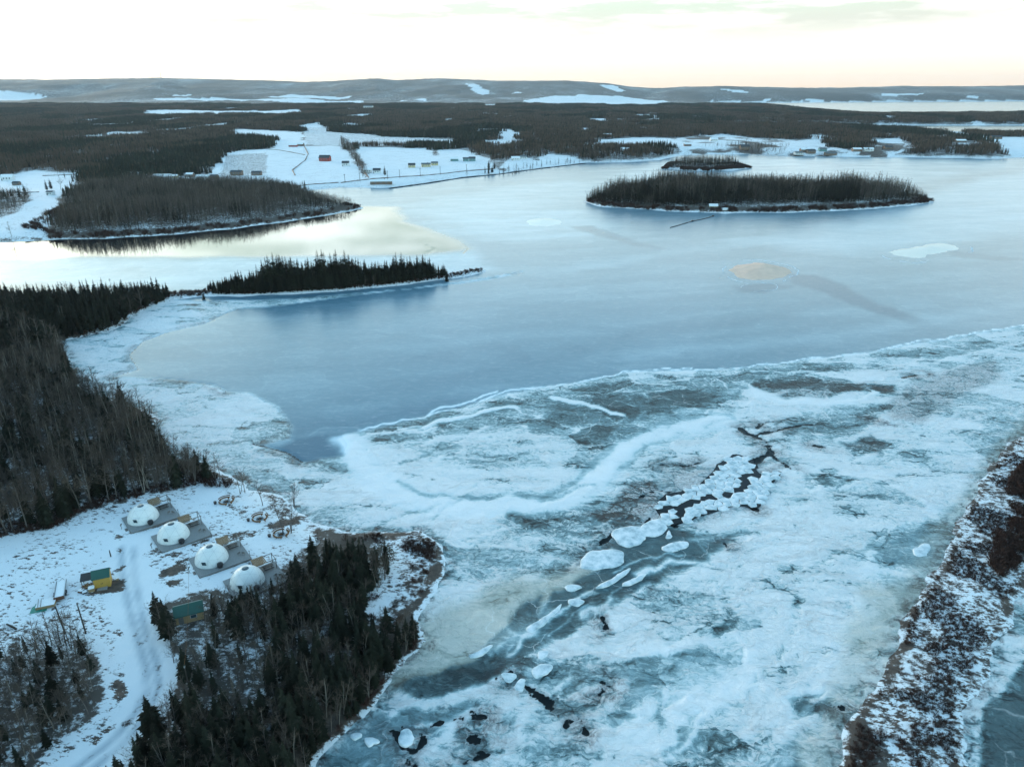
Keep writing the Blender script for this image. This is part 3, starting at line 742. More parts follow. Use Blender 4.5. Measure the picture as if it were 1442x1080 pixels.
def cells(scale):
    a_ = m.n('TexVoronoi', feature='F1'); a_.inputs['Scale'].default_value = scale; m.l(pr.outputs[0], a_.inputs['Vector'])
    b_ = m.n('TexVoronoi', feature='DISTANCE_TO_EDGE'); b_.inputs['Scale'].default_value = scale; m.l(pr.outputs[0], b_.inputs['Vector'])
    sp_ = m.n('SeparateColor'); m.l(a_.outputs['Color'], sp_.inputs[0])
    return sp_.outputs[0], b_.outputs['Distance']
rc, rd = cells(.075)
sv = add(sv, rc, .34)
rimw = m.math('MULTIPLY', m.math('MULTIPLY', m.ramp(rd, [(.0, (1, 1, 1)), (.035, (0, 0, 0))]), amp), m.ramp(n1, [(.46, (0, 0, 0)), (.56, (1, 1, 1))]))
sv = m.math('MULTIPLY_ADD', rimw, .35, sv)
rc2, rd2 = cells(.32)
brk = m.math('MULTIPLY', amp, m.math('MAXIMUM', b_, m.ramp(n1, [(.34, (1, 1, 1)), (.46, (0, 0, 0))])))
sv = m.math('MULTIPLY_ADD', m.math('MULTIPLY', m.math('SUBTRACT', rc2, .5), brk), .55, sv)
sv = m.math('SUBTRACT', sv, m.math('MULTIPLY', m.math('MULTIPLY', m.ramp(rd2, [(.0, (1, 1, 1)), (.09, (0, 0, 0))]), brk), .45))
cold = m.ramp(sv, [(.0, (.028, .048, .056)), (.20, (.085, .145, .160)), (.34, (.17, .28, .31)), (.45, (.31, .45, .49)), (.54, (.50, .64, .67)), (.62, (.73, .79, .81)), (.85, (.85, .87, .88))])
cold = m.mix(sm_, cold, m.ramp(sv, [(.0, (.02, .085, .15)), (.16, (.035, .115, .18)), (.30, (.115, .222, .285)), (.5, (.40, .55, .63)), (.7, (.72, .80, .84))]))
tcol = m.mix(sv, (.20, .18, .13), (.66, .63, .52))
c = m.mix(m.math('MULTIPLY', t_, .75), cold, tcol)
bn = m.ramp(m.noise(vm.outputs[0], 1.3, 8, .75).outputs['Fac'], [(.42, (0, 0, 0)), (.60, (1, 1, 1))])
bf = m.math('MULTIPLY', m.math('MULTIPLY', b_, 1.15, clamp=True), m.math('MULTIPLY_ADD', bn, .75, .20))
c = m.mix(bf, c, (.066, .056, .056))
# hairline cracks and pressure ridges
vor = m.n('TexVoronoi', feature='DISTANCE_TO_EDGE'); vor.inputs['Scale'].default_value = .085; m.l(vm.outputs[0], vor.inputs['Vector'])
ck = m.math('MULTIPLY', m.ramp(vor.outputs[0], [(.0, (1, 1, 1)), (.012, (0, 0, 0))]), m.math('MULTIPLY', m.math('SUBTRACT', 1., sm_), m.ramp(n1, [(.45, (0, 0, 0)), (.6, (1, 1, 1))])))
c = m.mix(m.math('MULTIPLY', ck, .55), c, (.86, .90, .91))
# frost grain of the smooth ice
fg = m.noise(m.pos((.5, 1, 1), R(12)), .5, 8, .75).outputs['Fac']
c = m.mix(m.math('MULTIPLY', m.math('MULTIPLY', sm_, m.ramp(fg, [(.52, (0, 0, 0)), (.8, (1, 1, 1))])), .28), c, (.60, .68, .72))
ldv = m.math('MULTIPLY_ADD', m.math('SUBTRACT', n2, .5), 1.3, l_)
lf = m.ramp(m.math('MULTIPLY_ADD', ldv, .5, .5), [(.46, (0, 0, 0)), (.53, (1, 1, 1))])
rimf = m.ramp(m.math('MULTIPLY_ADD', ldv, .5, .5), [(.16, (0, 0, 0)), (.46, (1, 1, 1))])
c = m.mix(m.math('MULTIPLY', rimf, m.math('MULTIPLY', m.math('SUBTRACT', 1., sm_), .35)), c, (.16, .19, .20))
wat = m.math('MAXIMUM', lf, op_)
c = m.mix(wat, c, (.008, .012, .014))
m.l(c, m.b.inputs['Base Color'])
rgh = m.ramp(sv, [(.0, (.38,)*3), (.3, (.42,)*3), (.5, (.5,)*3), (.7, (.8,)*3)])
rgh = m.mix(sm_, rgh, (.25, .25, .25))
rgh = m.mix(wat, rgh, m.mix(op_, (.08, .08, .08), (.05, .05, .05)))
m.l(rgh, m.b.inputs['Roughness'])
m.b.inputs['IOR'].default_value = 1.33
spl = m.math('SUBTRACT', m.math('MULTIPLY_ADD', m.math('MAXIMUM', sm_, op_), .38, .12), m.math('MULTIPLY', op_, .06))
m.l(spl, m.b.inputs['Specular IOR Level'])
bp = m.n('Bump'); bp.inputs['Distance'].default_value = .45
m.l(m.math('ADD', m.math('MULTIPLY', n2, .5), sv), bp.inputs['Height'])
m.l(m.math('MULTIPLY', m.math('SUBTRACT', 1., wat), m.math('MULTIPLY_ADD', sm_, -.97, 1.0)), bp.inputs['Strength'])
m.l(bp.outputs[0], m.b.inputs['Normal'])
ice = grid_mesh('inlet_ice', X, Y, Zi, d < 5+Y*.01, m.m, {'ice_a': (S, LD, TN, BR), 'ice_b': (sm, OP, CA, OP*0+1)})
tag(ice, kind='structure')

# far bay, open water out to the hills
m = NT('bay_water', .22)
m.b.inputs['Base Color'].default_value = (.10, .16, .17, 1); m.b.inputs['IOR'].default_value = 1.33
bp = m.n('Bump'); bp.inputs['Strength'].default_value = .25; bp.inputs['Distance'].default_value = .4
m.l(m.noise(m.pos(), .08, 5, .6).outputs['Fac'], bp.inputs['Height']); m.l(bp.outputs[0], m.b.inputs['Normal'])
b = MB(); b.face([(-2500, 1255, -.02), (12000, 1255, -.02), (14000, 9500, -.02), (-2500, 9500, -.02)])
tag(b.build('bay_water', m.m), kind='structure')
# ---------------------------------------------------------------- trees
M_bark = plain('spruce_bark', (.060, .048, .040), .9, .3, 3)
M_needle = plain('spruce_needles', (.017, .020, .013), .9, .5, 1.2, rnd=.5)
M_needle_warm = plain('larch_needles', (.045, .040, .020), .85, .4, 1.2, rnd=.3)
M_wood_pale = plain('birch_bark', (.20, .18, .155), .85, .35, 2.0, rnd=.3)
M_wood_grey = plain('maple_bark', (.115, .098, .088), .9, .35, 2.0, rnd=.3)
M_twig = plain('bare_twigs', (.090, .070, .056), .9, .35, 1.0, rnd=.3)
M_shrub = plain('shrub_twigs', (.060, .034, .028), .9, .45, .8, rnd=.4)

def spruce_meshes(h, seed, whorls, lod=0):
    """trunk and crown of a spruce: drooping irregular boughs in whorls"""
    r = random.Random(seed)
    tr = MB(); tr.tube([(0, 0, -.4), (.05, 0, h*.5), (0, .03, h*.97)], [h*.014+.04, h*.009+.02, .015], 5 if not lod else 3, False)
    cr = MB()
    base = h*r.uniform(.05, .16)
    rm = h*r.uniform(.13, .25)
    gap_dir = r.uniform(0, 6.28)
    for w in range(whorls):
        t = w/(whorls-1)
        z = base+(h*.985-base)*t**.92
        rad = rm*(1-t)**r.choice((.7, .85, 1.0))*r.uniform(.62, 1.2)+h*.012
        if t < .12: rad *= .6+3*t
        nb = (7 if t < .7 else 5) if not lod else 4
        a0 = r.uniform(0, 6.28)
        for k in range(nb):
            a = a0+6.283*k/nb+r.uniform(-.3, .3)
            L = rad*r.uniform(.65, 1.15)
            if abs(math.sin((a-gap_dir)/2)) < .3: L *= .7
            ca, sa = math.cos(a), math.sin(a)
            dr = L*r.uniform(.18, .42); lift = L*.10
            wd = L*r.uniform(.22, .34)+.05
            p0 = (0, 0, z); pm = (ca*L*.55, sa*L*.55, z-dr*.55+lift); pe = (ca*L, sa*L, z-dr)
            l1 = (pm[0]-sa*wd, pm[1]+ca*wd, pm[2]-wd*.35); r1 = (pm[0]+sa*wd, pm[1]-ca*wd, pm[2]-wd*.35)
            cr.face([p0, r1, pe, pm]); cr.face([p0, pm, pe, l1])
            if not lod:
                for q in range(3):        # hanging sprays
                    f = r.uniform(.3, .95); s = r.choice((-1, 1))
                    bx, by, bz = ca*L*f, sa*L*f, z-dr*f
                    ww = wd*r.uniform(.5, 1.0)
                    cr.face([(bx, by, bz+.04), (bx-sa*s*ww+ca*.1, by+ca*s*ww+sa*.1, bz-ww*.5), (bx+ca*ww*.4, by+sa*ww*.4, bz-ww*.7)])
    cr.face([(.06, 0, h*.93), (-.05, .05, h*.93), (0, 0, h*1.03)])
    return tr, cr

def bare_meshes(h, seed, stems=1, lod=0, spread=.5, pale=False):
    """trunk with limbs, and the fine twigs of a leafless tree"""
    r = random.Random(seed)
    tr = MB(); tw = MB()
    ntw = [0]
    def limb(p, d, L, rad, depth):
        n = 3 if depth < 2 else 2
        pts = [p]; q = Vector(p); dd = Vector(d)
        for i in range(n):
            dd = (dd+Vector((r.uniform(-1, 1), r.uniform(-1, 1), r.uniform(-.1, .5)))*.16).normalized()
            q = q+dd*(L/n); pts.append(tuple(q))
        rr = [rad*(1-.75*i/n) for i in range(n+1)]
        (tr if depth < 3 else tw).tube(pts, rr, 5 if depth == 0 else 3, False)
        return pts, dd
    def twigs(pts, L, num, w):
        for _ in range(num):
            i = r.randrange(1, len(pts)); a = Vector(pts[i-1]); b_ = Vector(pts[i]); o = a.lerp(b_, r.random())
            dd = ((b_-a).normalized()*.8+Vector((r.uniform(-1, 1), r.uniform(-1, 1), r.uniform(-.1, .9)))).normalized()
            e = o+dd*L*r.uniform(.5, 1.2)
            s = dd.cross(Vector((r.uniform(-1, 1), r.uniform(-1, 1), r.uniform(-1, 1)))).normalized()*w
            tw.face([tuple(o-s), tuple(o+s), tuple(e)])
            if not lod:
                for _q in range(2):
                    o2 = o.lerp(e, r.uniform(.3, .8)); d2 = (dd+Vector((r.uniform(-1, 1), r.uniform(-1, 1), r.uniform(-.3, .8)))*.8).normalized()
                    e2 = o2+d2*L*r.uniform(.3, .6); s2 = d2.cross(s).normalized()*w*.8
                    tw.face([tuple(o2-s2), tuple(o2+s2), tuple(e2)])
    for st in range(stems):
        a = r.uniform(0, 6.28); ln = 0.06 if stems == 1 else r.uniform(.12, .32)
        hh = h*r.uniform(.8, 1) if stems > 1 else h
        n = 6; pts = []; q = Vector((math.cos(a)*.1*(stems > 1), math.sin(a)*.1*(stems > 1), -.3)); dd = Vector((math.cos(a)*ln, math.sin(a)*ln, 1)).normalized()
        for i in range(n+1):
            pts.append(tuple(q)); dd = (dd+Vector((r.uniform(-1, 1), r.uniform(-1, 1), .6))*.07).normalized(); q = q+dd*(hh/n)
        rb = (.012*h+.02)*(1 if stems == 1 else .75)
        rr = [rb*(1-.86*i/n) for i in range(n+1)]
        tr.tube(pts, rr, 5 if not lod else 3, False)
        nl = int((13 if not lod else 5)*(1 if stems == 1 else .6))
        for k in range(nl):
            f = r.uniform(.28, .97); i = min(int(f*n), n-1); o = Vector(pts[i]).lerp(Vector(pts[i+1]), f*n-i)
            a = k*2.4+r.uniform(-.5, .5)
            L = hh*(1.12-f)*r.uniform(.30, .52)*(.6+spread)
            up = r.uniform(.6, 1.3)
            d = Vector((math.cos(a), math.sin(a), up)).normalized()
            p1, d1 = limb(o, d, L, rb*.36*(1.15-f), 1)
            twigs(p1, L*.35, 7 if not lod else 6, .022 if not lod else .05)
            if not lod:
                for j in range(3):
                    g = r.uniform(.3, .95); jj = min(int(g*3), 2); oo = Vector(p1[jj]).lerp(Vector(p1[jj+1]), g*3-jj)
                    d2 = (d1+Vector((r.uniform(-1, 1), r.uniform(-1, 1), r.uniform(-.1, .7)))*.8).normalized()
                    p2, _ = limb(oo, d2, L*r.uniform(.3, .5), rb*.14, 3)
                    twigs(p2, L*.25, 5, .018)
        twigs(pts[3:], hh*.10, 14 if not lod else 6, .02 if not lod else .05)
    return tr, tw

def shrub_mesh(h, seed, n=26):
    r = random.Random(seed); b = MB()
    for k in range(n):
        a = r.uniform(0, 6.28); ln = r.uniform(.1, .9)
        o = Vector((math.cos(a)*ln*.25*h, math.sin(a)*ln*.25*h, -.05))
        d = Vector((math.cos(a)*ln, math.sin(a)*ln, r.uniform(.7, 1.5))).normalized()
        e = o+d*h*r.uniform(.6, 1.05)
        s = d.cross(Vector((r.uniform(-1, 1), r.uniform(-1, 1), 0))).normalized()*.025*h
        b.face([tuple(o-s), tuple(o+s), tuple(e)])
        for q in range(5):
            o2 = o.lerp(e, r.uniform(.35, .9)); d2 = (d+Vector((r.uniform(-1, 1), r.uniform(-1, 1), r.uniform(-.4, .8)))*.9).normalized()
            e2 = o2+d2*h*r.uniform(.2, .42); s2 = d2.cross(d).normalized()*.030*h
            b.face([tuple(o2-s2), tuple(o2+s2), tuple(e2)])
    return b

def join_mesh(name, parts, smooth=False):
    """several (MB, material) into one mesh for wood stands"""
    v = []; f = []; mi = []
    for k, (b, mt) in enumerate(parts):
        n = len(v); v += b.v; f += [tuple(i+n for i in q) for q in b.f]; mi += [k]*len(b.f)
    me = bpy.data.meshes.new(name); me.from_pydata(v, [], f)
    for b, mt in parts: me.materials.append(mt)
    me.polygons.foreach_set('material_index', mi); me.update()
    return me
protos = {}
def proto_coll(key, meshes):
    c = bpy.data.collections.new(key)
    for me in meshes:
        c.objects.link(bpy.data.objects.new(me.name, me))
    protos[key] = c
SPR = [spruce_meshes(1, 0, 4)] and [spruce_meshes(10, s, 26) for s in (1, 2, 3, 4)]
BAR = [bare_meshes(10, 11), bare_meshes(10, 12, spread=.3), bare_meshes(10, 13, 3), bare_meshes(10, 14, 2, spread=.35), bare_meshes(10, 15, spread=.7)]
proto_coll('spruce_near', [join_mesh('spruce_near', [(a, M_bark), (b, M_needle)]) for a, b in SPR])
proto_coll('bare_near', [join_mesh('bare_near', [(a, M_wood_pale if i in (1, 3) else M_wood_grey), (b, M_twig)]) for i, (a, b) in enumerate(BAR)])
proto_coll('spruce_mid', [join_mesh('spruce_mid', [(a, M_bark), (b, M_needle)]) for a, b in [spruce_meshes(10, s, 13, 1) for s in (21, 22, 23)]])
proto_coll('bare_mid', [join_mesh('bare_mid', [(a, M_wood_pale if s == 32 else M_wood_grey), (b, M_twig)]) for s, (a, b) in [(s, bare_meshes(10, s, 1 if s < 33 else 3, 1, .85)) for s in (31, 32, 33, 34)]])
SHR = [shrub_mesh(1, s) for s in (41, 42, 43)]
proto_coll('shrub', [join_mesh('shrub', [(b, M_shrub)]) for b in SHR])
# far stands of some twenty trees each
M_far_bare = plain('far_bare_wood', (.096, .070, .052), .95, .4, .15, rnd=.35)
M_far_spruce = plain('far_spruce_wood', (.022, .028, .020), .95, .4, .15, rnd=.35)
def stand(seed, share):
    r = random.Random(seed); A = MB(); B = MB(); C = MB()
    for i in range(42):
        x, y = r.uniform(-15, 15), r.uniform(-15, 15); h = r.uniform(6, 11)
        if r.random() < share:
            w = h*.17; a0 = r.uniform(0, 6)
            for z0, z1, k in ((.08, .6, 1), (.4, 1.05, .62)):
                q = [(x+math.cos(a0+t*2.09)*w*k, y+math.sin(a0+t*2.09)*w*k, z0*h) for t in range(3)]
                for t in range(3): A.face([q[t], q[(t+1) % 3], (x, y, z1*h)])
        else:
            for t in range(13):
                a = r.uniform(0, 6.28); e = (x+math.cos(a)*r.uniform(.5, 2.6), y+math.sin(a)*r.uniform(.5, 2.6), h*r.uniform(.6, 1)); zb = h*r.uniform(.1, .5)
                s = r.uniform(.10, .22); B.face([(x-math.sin(a)*s, y+math.cos(a)*s, zb), (x+math.sin(a)*s, y-math.cos(a)*s, zb), e])
            B.face([(x-.1, y, 0), (x+.1, y, 0), (x, y, h)]); B.face([(x, y-.1, 0), (x, y+.1, 0), (x, y, h)])
    return join_mesh('stand', [(A, M_far_spruce), (B, M_far_bare)])
proto_coll('stand', [stand(s, sh) for s, sh in ((51, .04), (52, .12), (53, .25), (54, .08))])
proto_coll('stand_dark', [stand(s, sh) for s, sh in ((55, .7), (56, .9))])

def scatter(name, key, P, scl, rot, label, cat):
    """one object holding many instances of a prototype collection"""
    me = bpy.data.meshes.new(name)
    me.vertices.add(len(P)); me.vertices.foreach_set('co', np.asarray(P, np.float32).ravel())
    for nm, arr in (('scl', scl), ('rot', rot)):
        a = me.attributes.new(nm, 'FLOAT', 'POINT'); a.data.foreach_set('value', np.asarray(arr, np.float32))
    me.update()
    o = bpy.data.objects.new(name, me); col.objects.link(o)
    ng = bpy.data.node_groups.get('scatter_'+key)
    if ng is None:
        ng = bpy.data.node_groups.new('scatter_'+key, 'GeometryNodeTree')
        ng.interface.new_socket('Geometry', in_out='INPUT', socket_type='NodeSocketGeometry')
        ng.interface.new_socket('Geometry', in_out='OUTPUT', socket_type='NodeSocketGeometry')
        N = ng.nodes; L = ng.links
        gi = N.new('NodeGroupInput'); go = N.new('NodeGroupOutput')
        ip = N.new('GeometryNodeInstanceOnPoints'); ci = N.new('GeometryNodeCollectionInfo')
        ci.inputs['Collection'].default_value = protos[key]
        ci.inputs['Separate Children'].default_value = True; ci.inputs['Reset Children'].default_value = True
        ip.inputs['Pick Instance'].default_value = True
        a1 = N.new('GeometryNodeInputNamedAttribute'); a1.data_type = 'FLOAT'; a1.inputs['Name'].default_value = 'scl'
        a2 = N.new('GeometryNodeInputNamedAttribute'); a2.data_type = 'FLOAT'; a2.inputs['Name'].default_value = 'rot'
        cx = N.new('ShaderNodeCombineXYZ'); L.new(a2.outputs['Attribute'], cx.inputs['Z'])
        m2p = N.new('GeometryNodeMeshToPoints')
        L.new(gi.outputs[0], m2p.inputs['Mesh']); L.new(m2p.outputs[0], ip.inputs['Points'])
        L.new(ci.outputs[0], ip.inputs['Instance'])
        L.new(cx.outputs[0], ip.inputs['Rotation']); L.new(a1.outputs['Attribute'], ip.inputs['Scale'])
        L.new(ip.outputs[0], go.inputs[0])
    md = o.modifiers.new('scatter', 'NODES'); md.node_group = ng
    return tag(o, label, cat, kind='stuff')

rs = np.random.RandomState(11)
def sample(poly_m, n, margin=0.0, mind=0.0):
    """random points inside a ground outline, optionally kept apart"""
    P = np.array(poly_m); x0, y0 = P.min(0); x1, y1 = P.max(0)
    out = []; grid = {}
    tries = 0
    while len(out) < n and tries < 12:
        xs = rs.uniform(x0, x1, n*3); ys_ = rs.uniform(y0, y1, n*3)
        k = poly_sd(xs, ys_, poly_m) > margin
        for x, y in zip(xs[k], ys_[k]):
            if mind:
                c = (int(x/mind), int(y/mind)); bad = False
                for i in (-1, 0, 1):
                    for j in (-1, 0, 1):
                        for q in grid.get((c[0]+i, c[1]+j), ()):
                            if (q[0]-x)**2+(q[1]-y)**2 < mind*mind: bad = True
                if bad: continue
                grid.setdefault(c, []).append((x, y))
            out.append((x, y))
            if len(out) >= n: break
        tries += 1
    return np.array(out)
def area(poly):
    a = 0
    for i in range(len(poly)):
        x0, y0 = poly[i]; x1, y1 = poly[(i+1) % len(poly)]; a += x0*y1-x1*y0
    return abs(a)/2

# woods: outline, metres between trees, share of spruce (fn of x,y), height range, words, group
W = {}
wood_left = GL([(-420, 440), (0, 426), (60, 424)])+PL([(100, 424), (150, 421), (200, 414), (238, 415), (215, 430), (180, 446), (155, 462), (118, 472), (72, 481), (92, 500),
    (100, 530), (116, 548), (158, 567), (197, 579), (218, 590), (208, 604), (222, 630), (248, 646), (288, 657), (316, 674)], 2)+GL([(300, 676), (255, 686), (193, 699), (148, 709), (115, 719), (74, 741), (0, 755), (-100, 770), (-420, 800)])
wood_low = GL([(214, 872), (240, 862), (289, 862), (325, 858), (360, 852), (392, 830), (420, 812), (445, 800), (480, 790), (515, 788), (545, 796), (548, 815), (515, 848), (512, 880), (545, 892), (590, 900), (580, 920), (555, 950), (508, 1003), (442, 1074), (380, 1180), (120, 1240), (175, 1100), (222, 1050), (244, 992), (250, 945), (228, 905)])
wood_corner = GL([(-300, 925), (0, 926), (30, 915), (60, 905), (124, 902), (130, 940), (136, 1000), (108, 1020), (58, 1062), (20, 1120), (-100, 1200), (-300, 1200)])
spit = GL([(292, 408), (420, 402), (520, 396), (600, 390), (625, 387), (632, 389), (600, 394), (560, 399), (480, 407), (420, 411), (340, 414), (298, 414)])
pen = PL([(76, 334), (150, 331), (250, 325), (330, 317), (400, 308), (470, 298), (502, 292), (485, 290), (450, 283), (425, 274), (400, 267), (330, 266), (250, 266), (180, 264), (120, 268), (92, 282), (85, 300), (74, 325)])
isl = PL([(822, 283), (850, 289), (900, 292), (940, 294), (1000, 295), (1100, 293), (1200, 290), (1260, 287), (1306, 284), (1300, 280), (1250, 276), (1200, 273), (1100, 269), (1000, 267), (920, 267), (862, 273)])
isl2 = PL([(936, 237.5), (980, 239.5), (1030, 239), (1052, 237), (1040, 235), (980, 232.5), (942, 232.5)])
trees = []      # x, y, kind, height, wood
def px_of(x, y): 
    a, b, _ = project(x, y, 2.5); return a, b
def fill(name, poly, dist, share, hs, hb, thin=None):
    n = int(area(poly)/(dist*dist*.80)); P = sample(poly, n, 0, dist*.62)
    n1 = fbm(P[:, 0]/18, P[:, 1]/18, 3, 101)
    hv = .62+.76*fbm(P[:, 0]/16, P[:, 1]/16, 3, 103)
    if name in ('spit', 'island', 'islet', 'peninsula'):
        hv = .35+1.3*fbm(P[:, 0]/34, P[:, 1]/24, 4, 105, .6)
        ed = poly_sd(P[:, 0], P[:, 1], poly); hv = hv*(.55+.5*sstep(0, 22 if name != 'spit' else 7, ed))
        if name == 'spit': pxs = np.array([px_of(a, b)[0] for a, b in P]); hv = hv*np.interp(pxs, [290, 330, 380, 430, 540, 600, 618, 632], [.5, .75, .95, 1.15, 1.2, 1.1, .7, .55])
    for (x, y), q, hk in zip(P, n1, hv):
        s = share(x, y, q) if callable(share) else share
        if thin is not None and rs.rand() > thin(x, y, q): continue
        if rs.rand() < s: trees.append((x, y, 's', rs.uniform(*hs)*hk, name))
        else: trees.append((x, y, 'b', rs.uniform(*hb)*hk, name))
def sh_left(x, y, q):
    a, b = px_of(x, y); f = 1-min(max((b-455)/70, 0), 1)
    return f*.75+.14+(q > .58)*.35
def sh_low(x, y, q):
    a, b = px_of(x, y)
    if a < 395-(b-880)*.35 and b < 1010: return .13 if b > 900 else .35
    if b > 1010 or a > 430: return .66
    return .25+(a-340)/90*.30+(q > .5)*.2
def th_low(x, y, q):
    a, b = px_of(x, y)
    return .50 if (a < 390-(b-890)*.3 and 905 < b < 1010) else (.75 if b < 905 and a < 330 else 1)
fill('left', wood_left, 2.7, sh_left, (5.5, 11), (7, 12))
fill('low', wood_low, 1.7, sh_low, (3.6, 7.6), (4, 7.2), th_low)
fill('corner', wood_corner, 2.0, lambda x, y, q: .25+(q > .5)*.35, (3, 6), (4.5, 8))
fill('spit', spit, 1.7, .93, (11, 19), (9, 13))
fill('peninsula', pen, 3.3, lambda x, y, q: .10+(q > .60)*.5, (8, 13), (9, 13.5), lambda x, y, q: 1)
fill('island', isl, 3.0, lambda x, y, q: .58+(q > .52)*.35-(x > 330)*.5, (9, 18), (11, 18))
fill('islet', isl2, 3.6, .6, (8, 13), (8, 11))
print('trees', len(trees))
T = np.array([(t[0], t[1], t[3]) for t in trees]); TZ = H(T[:, 0], T[:, 1])
kind = np.array([t[2] for t in trees]); wood_n = np.array([t[4] for t in trees])
ok = (land_sd(T[:, 0], T[:, 1]) > .5)
# keep trees off the buildings, decks and the track
D_track = np.sqrt(seg_d2(T[:, 0], T[:, 1], track, False))
ok &= D_track > 3.2
shx, shy, _ = G(268, 868)
for q_, r_q in (((shx, shy), 3.8), ((shx+1.6, shy-3.5), 3.0), ((shx+3.0, shy-6), 2.2)):
    ok &= np.hypot(T[:, 0]-q_[0], T[:, 1]-q_[1]) > r_q
u, v, fz = project(T[:, 0], T[:, 1], TZ+T[:, 2]*.5)
vis = (u > -15) & (u < 1457) & (v > 0) & (v < 1100)
size = T[:, 2]/fz
words = {
 'left': ('dark spruce among bare trees in the big wood behind the domes', 'leafless grey tree in the big wood behind the domes', 'wood on the left shore'),
 'low': ('dark spruce in the wood between the lowest dome and the ice', 'thin leafless tree in the wood between the lowest dome and the ice', 'wood below the domes'),
 'corner': ('dark spruce in the wood left of the snowy track bend', 'leafless tree in the wood left of the snowy track bend', 'wood left of the track'),
 'spit': ('tall black spruce on the narrow spit in front of the smooth ice', 'leafless tree on the narrow spruce spit', 'spruces on the spit')}
def name_group(items, place, sizes, noun):
    """items: (object, u, v, size); a label by size class and landmark, outermost ones singled out"""
    cl = {}
    if not items: return
    q1, q2 = np.quantile([i[3] for i in items], [.33, .75])
    for it in items:
        s_ = sizes[0] if it[3] < q1 else (sizes[1] if it[3] < q2 else sizes[2])
        cl.setdefault((s_, place(it[1], it[2])), []).append(it)
    for (s_, pl), lst in cl.items():
        for it in lst: it[0]['label'] = (s_+' '+noun+' '+pl).strip()
        if len(lst) == 1: continue
        pick = [('leftmost', min(lst, key=lambda i: i[1])), ('rightmost', max(lst, key=lambda i: i[1])), ('farthest', min(lst, key=lambda i: i[2])), ('nearest', max(lst, key=lambda i: i[2])), ('biggest', max(lst, key=lambda i: i[3]))]
        done = set()
        for w, it in pick:
            if id(it[0]) in done: continue
            done.add(id(it[0])); it[0]['label'] = 'the '+w+' '+(s_+' '+noun+' '+pl).strip()
def place_low(u, v):
    if v < 830: return 'at the upper tip of the lower wood'
    if u < 300 and v < 900: return 'near the green roofed shed'
    if u < 345 and v < 1000: return 'in the thin sapling patch by the track'
    if v > 1040: return 'at the bottom of the lower wood'
    if u > 480: return 'near the ice shore of the lower wood'
    if v < 900: return 'just below the nearest dome'
    return 'in the middle right of the lower wood' if u > 400 else 'in the middle of the lower wood'
def place_left(u, v):
    if u < 60: return 'in the left wood at the photo edge'
    if v > 690: return 'at the clearing edge of the left wood'
    if v > 600 and u > 200: return 'at the right point of the left wood'
    return 'in the middle of the left wood' if v > 560 else 'in the upper part of the left wood'
def place_corner(u, v):
    return ('on the track side of the corner wood' if u > 90 else 'in the corner wood')+(', upper half' if v < 970 else ', lower half')
def place_spit(u, v): return 'on the narrow spit, '+('left third' if u < 400 else ('middle third' if u < 510 else 'right third'))
PLACE = {'low': place_low, 'left': place_left, 'corner': place_corner, 'spit': place_spit}
made = {}
indiv = np.zeros(len(T), bool)
def add_tree(kind_, x, y, z, h, rz, k, label, group):
    if kind_ == 's':
        root = empty('spruce_tree', (x, y, z), rz)
        s = h/10; t_ = link_mesh('trunk', SPM[k % 4][0], root); c_ = link_mesh('crown', SPM[k % 4][1], root); cat = 'spruce'
    else:
        root = empty('bare_tree', (x, y, z), rz)
        s = h/10; t_ = link_mesh('trunk', BAM[k % 5][0], root); c_ = link_mesh('crown', BAM[k % 5][1], root); cat = 'bare tree'
    root.scale = (s*1.05, s*1.05, s)
    return tag(root, label, cat, group)
SPM = [(a.mesh('trunk', M_bark), b.mesh('crown', M_needle)) for a, b in SPR]
BAM = [(a.mesh('trunk', M_wood_pale if i in (1, 3) else M_wood_grey), b.mesh('crown', M_twig)) for i, (a, b) in enumerate(BAR)]
for kd in 'sb':
    c = np.where(ok & vis & (kind == kd) & np.isin(wood_n, list(words)))[0]
    c = c[np.argsort(-size[c])][:285]
    indiv[c] = True
    for i in c:
        w = words[wood_n[i]]
        o = add_tree(kd, T[i, 0], T[i, 1], TZ[i]-.05, T[i, 2], rs.uniform(0, 6.28), rs.randint(20), w[0] if kd == 's' else w[1], ('spruces' if kd == 's' else 'leafless trees')+' in the '+w[2])
        made.setdefault((kd, wood_n[i]), []).append((o, u[i], v[i], T[i, 2]))
for (kd, wn_), lst in made.items():
    name_group(lst, PLACE[wn_], ('small dark', 'dark', 'tall dark') if kd == 's' else ('low', 'slender', 'tall'), 'spruce' if kd == 's' else 'leafless tree')
rest = ok & ~indiv
for wn_name, lab in (('left', 'bare grey and dark evergreen woodland along the left shore'), ('low', 'dense dark woodland between the lowest dome and the ice'), ('corner', 'dark woodland in the lower left corner'),
        ('spit', 'black spruces crowding the narrow spit'), ('peninsula', 'grey brown leafless wood covering the low peninsula'), ('island', 'dark mixed wood covering the large island'), ('islet', 'small dark wood on the islet behind the large island')):
    for kd, kn in (('s', 'spruce'), ('b', 'bare')):
        c = np.where(rest & (wood_n == wn_name) & (kind == kd))[0]
        if not len(c): continue
        key = kn+('_near' if wn_name in ('left', 'low', 'corner', 'spit') else '_mid')
        scatter('woodland', key, np.stack([T[c, 0], T[c, 1], TZ[c]-.05], 1), T[c, 2]/10, rs.uniform(0, 6.28, len(c)), lab+(', its evergreens' if kd == 's' else ', its leafless trees'), 'woodland')

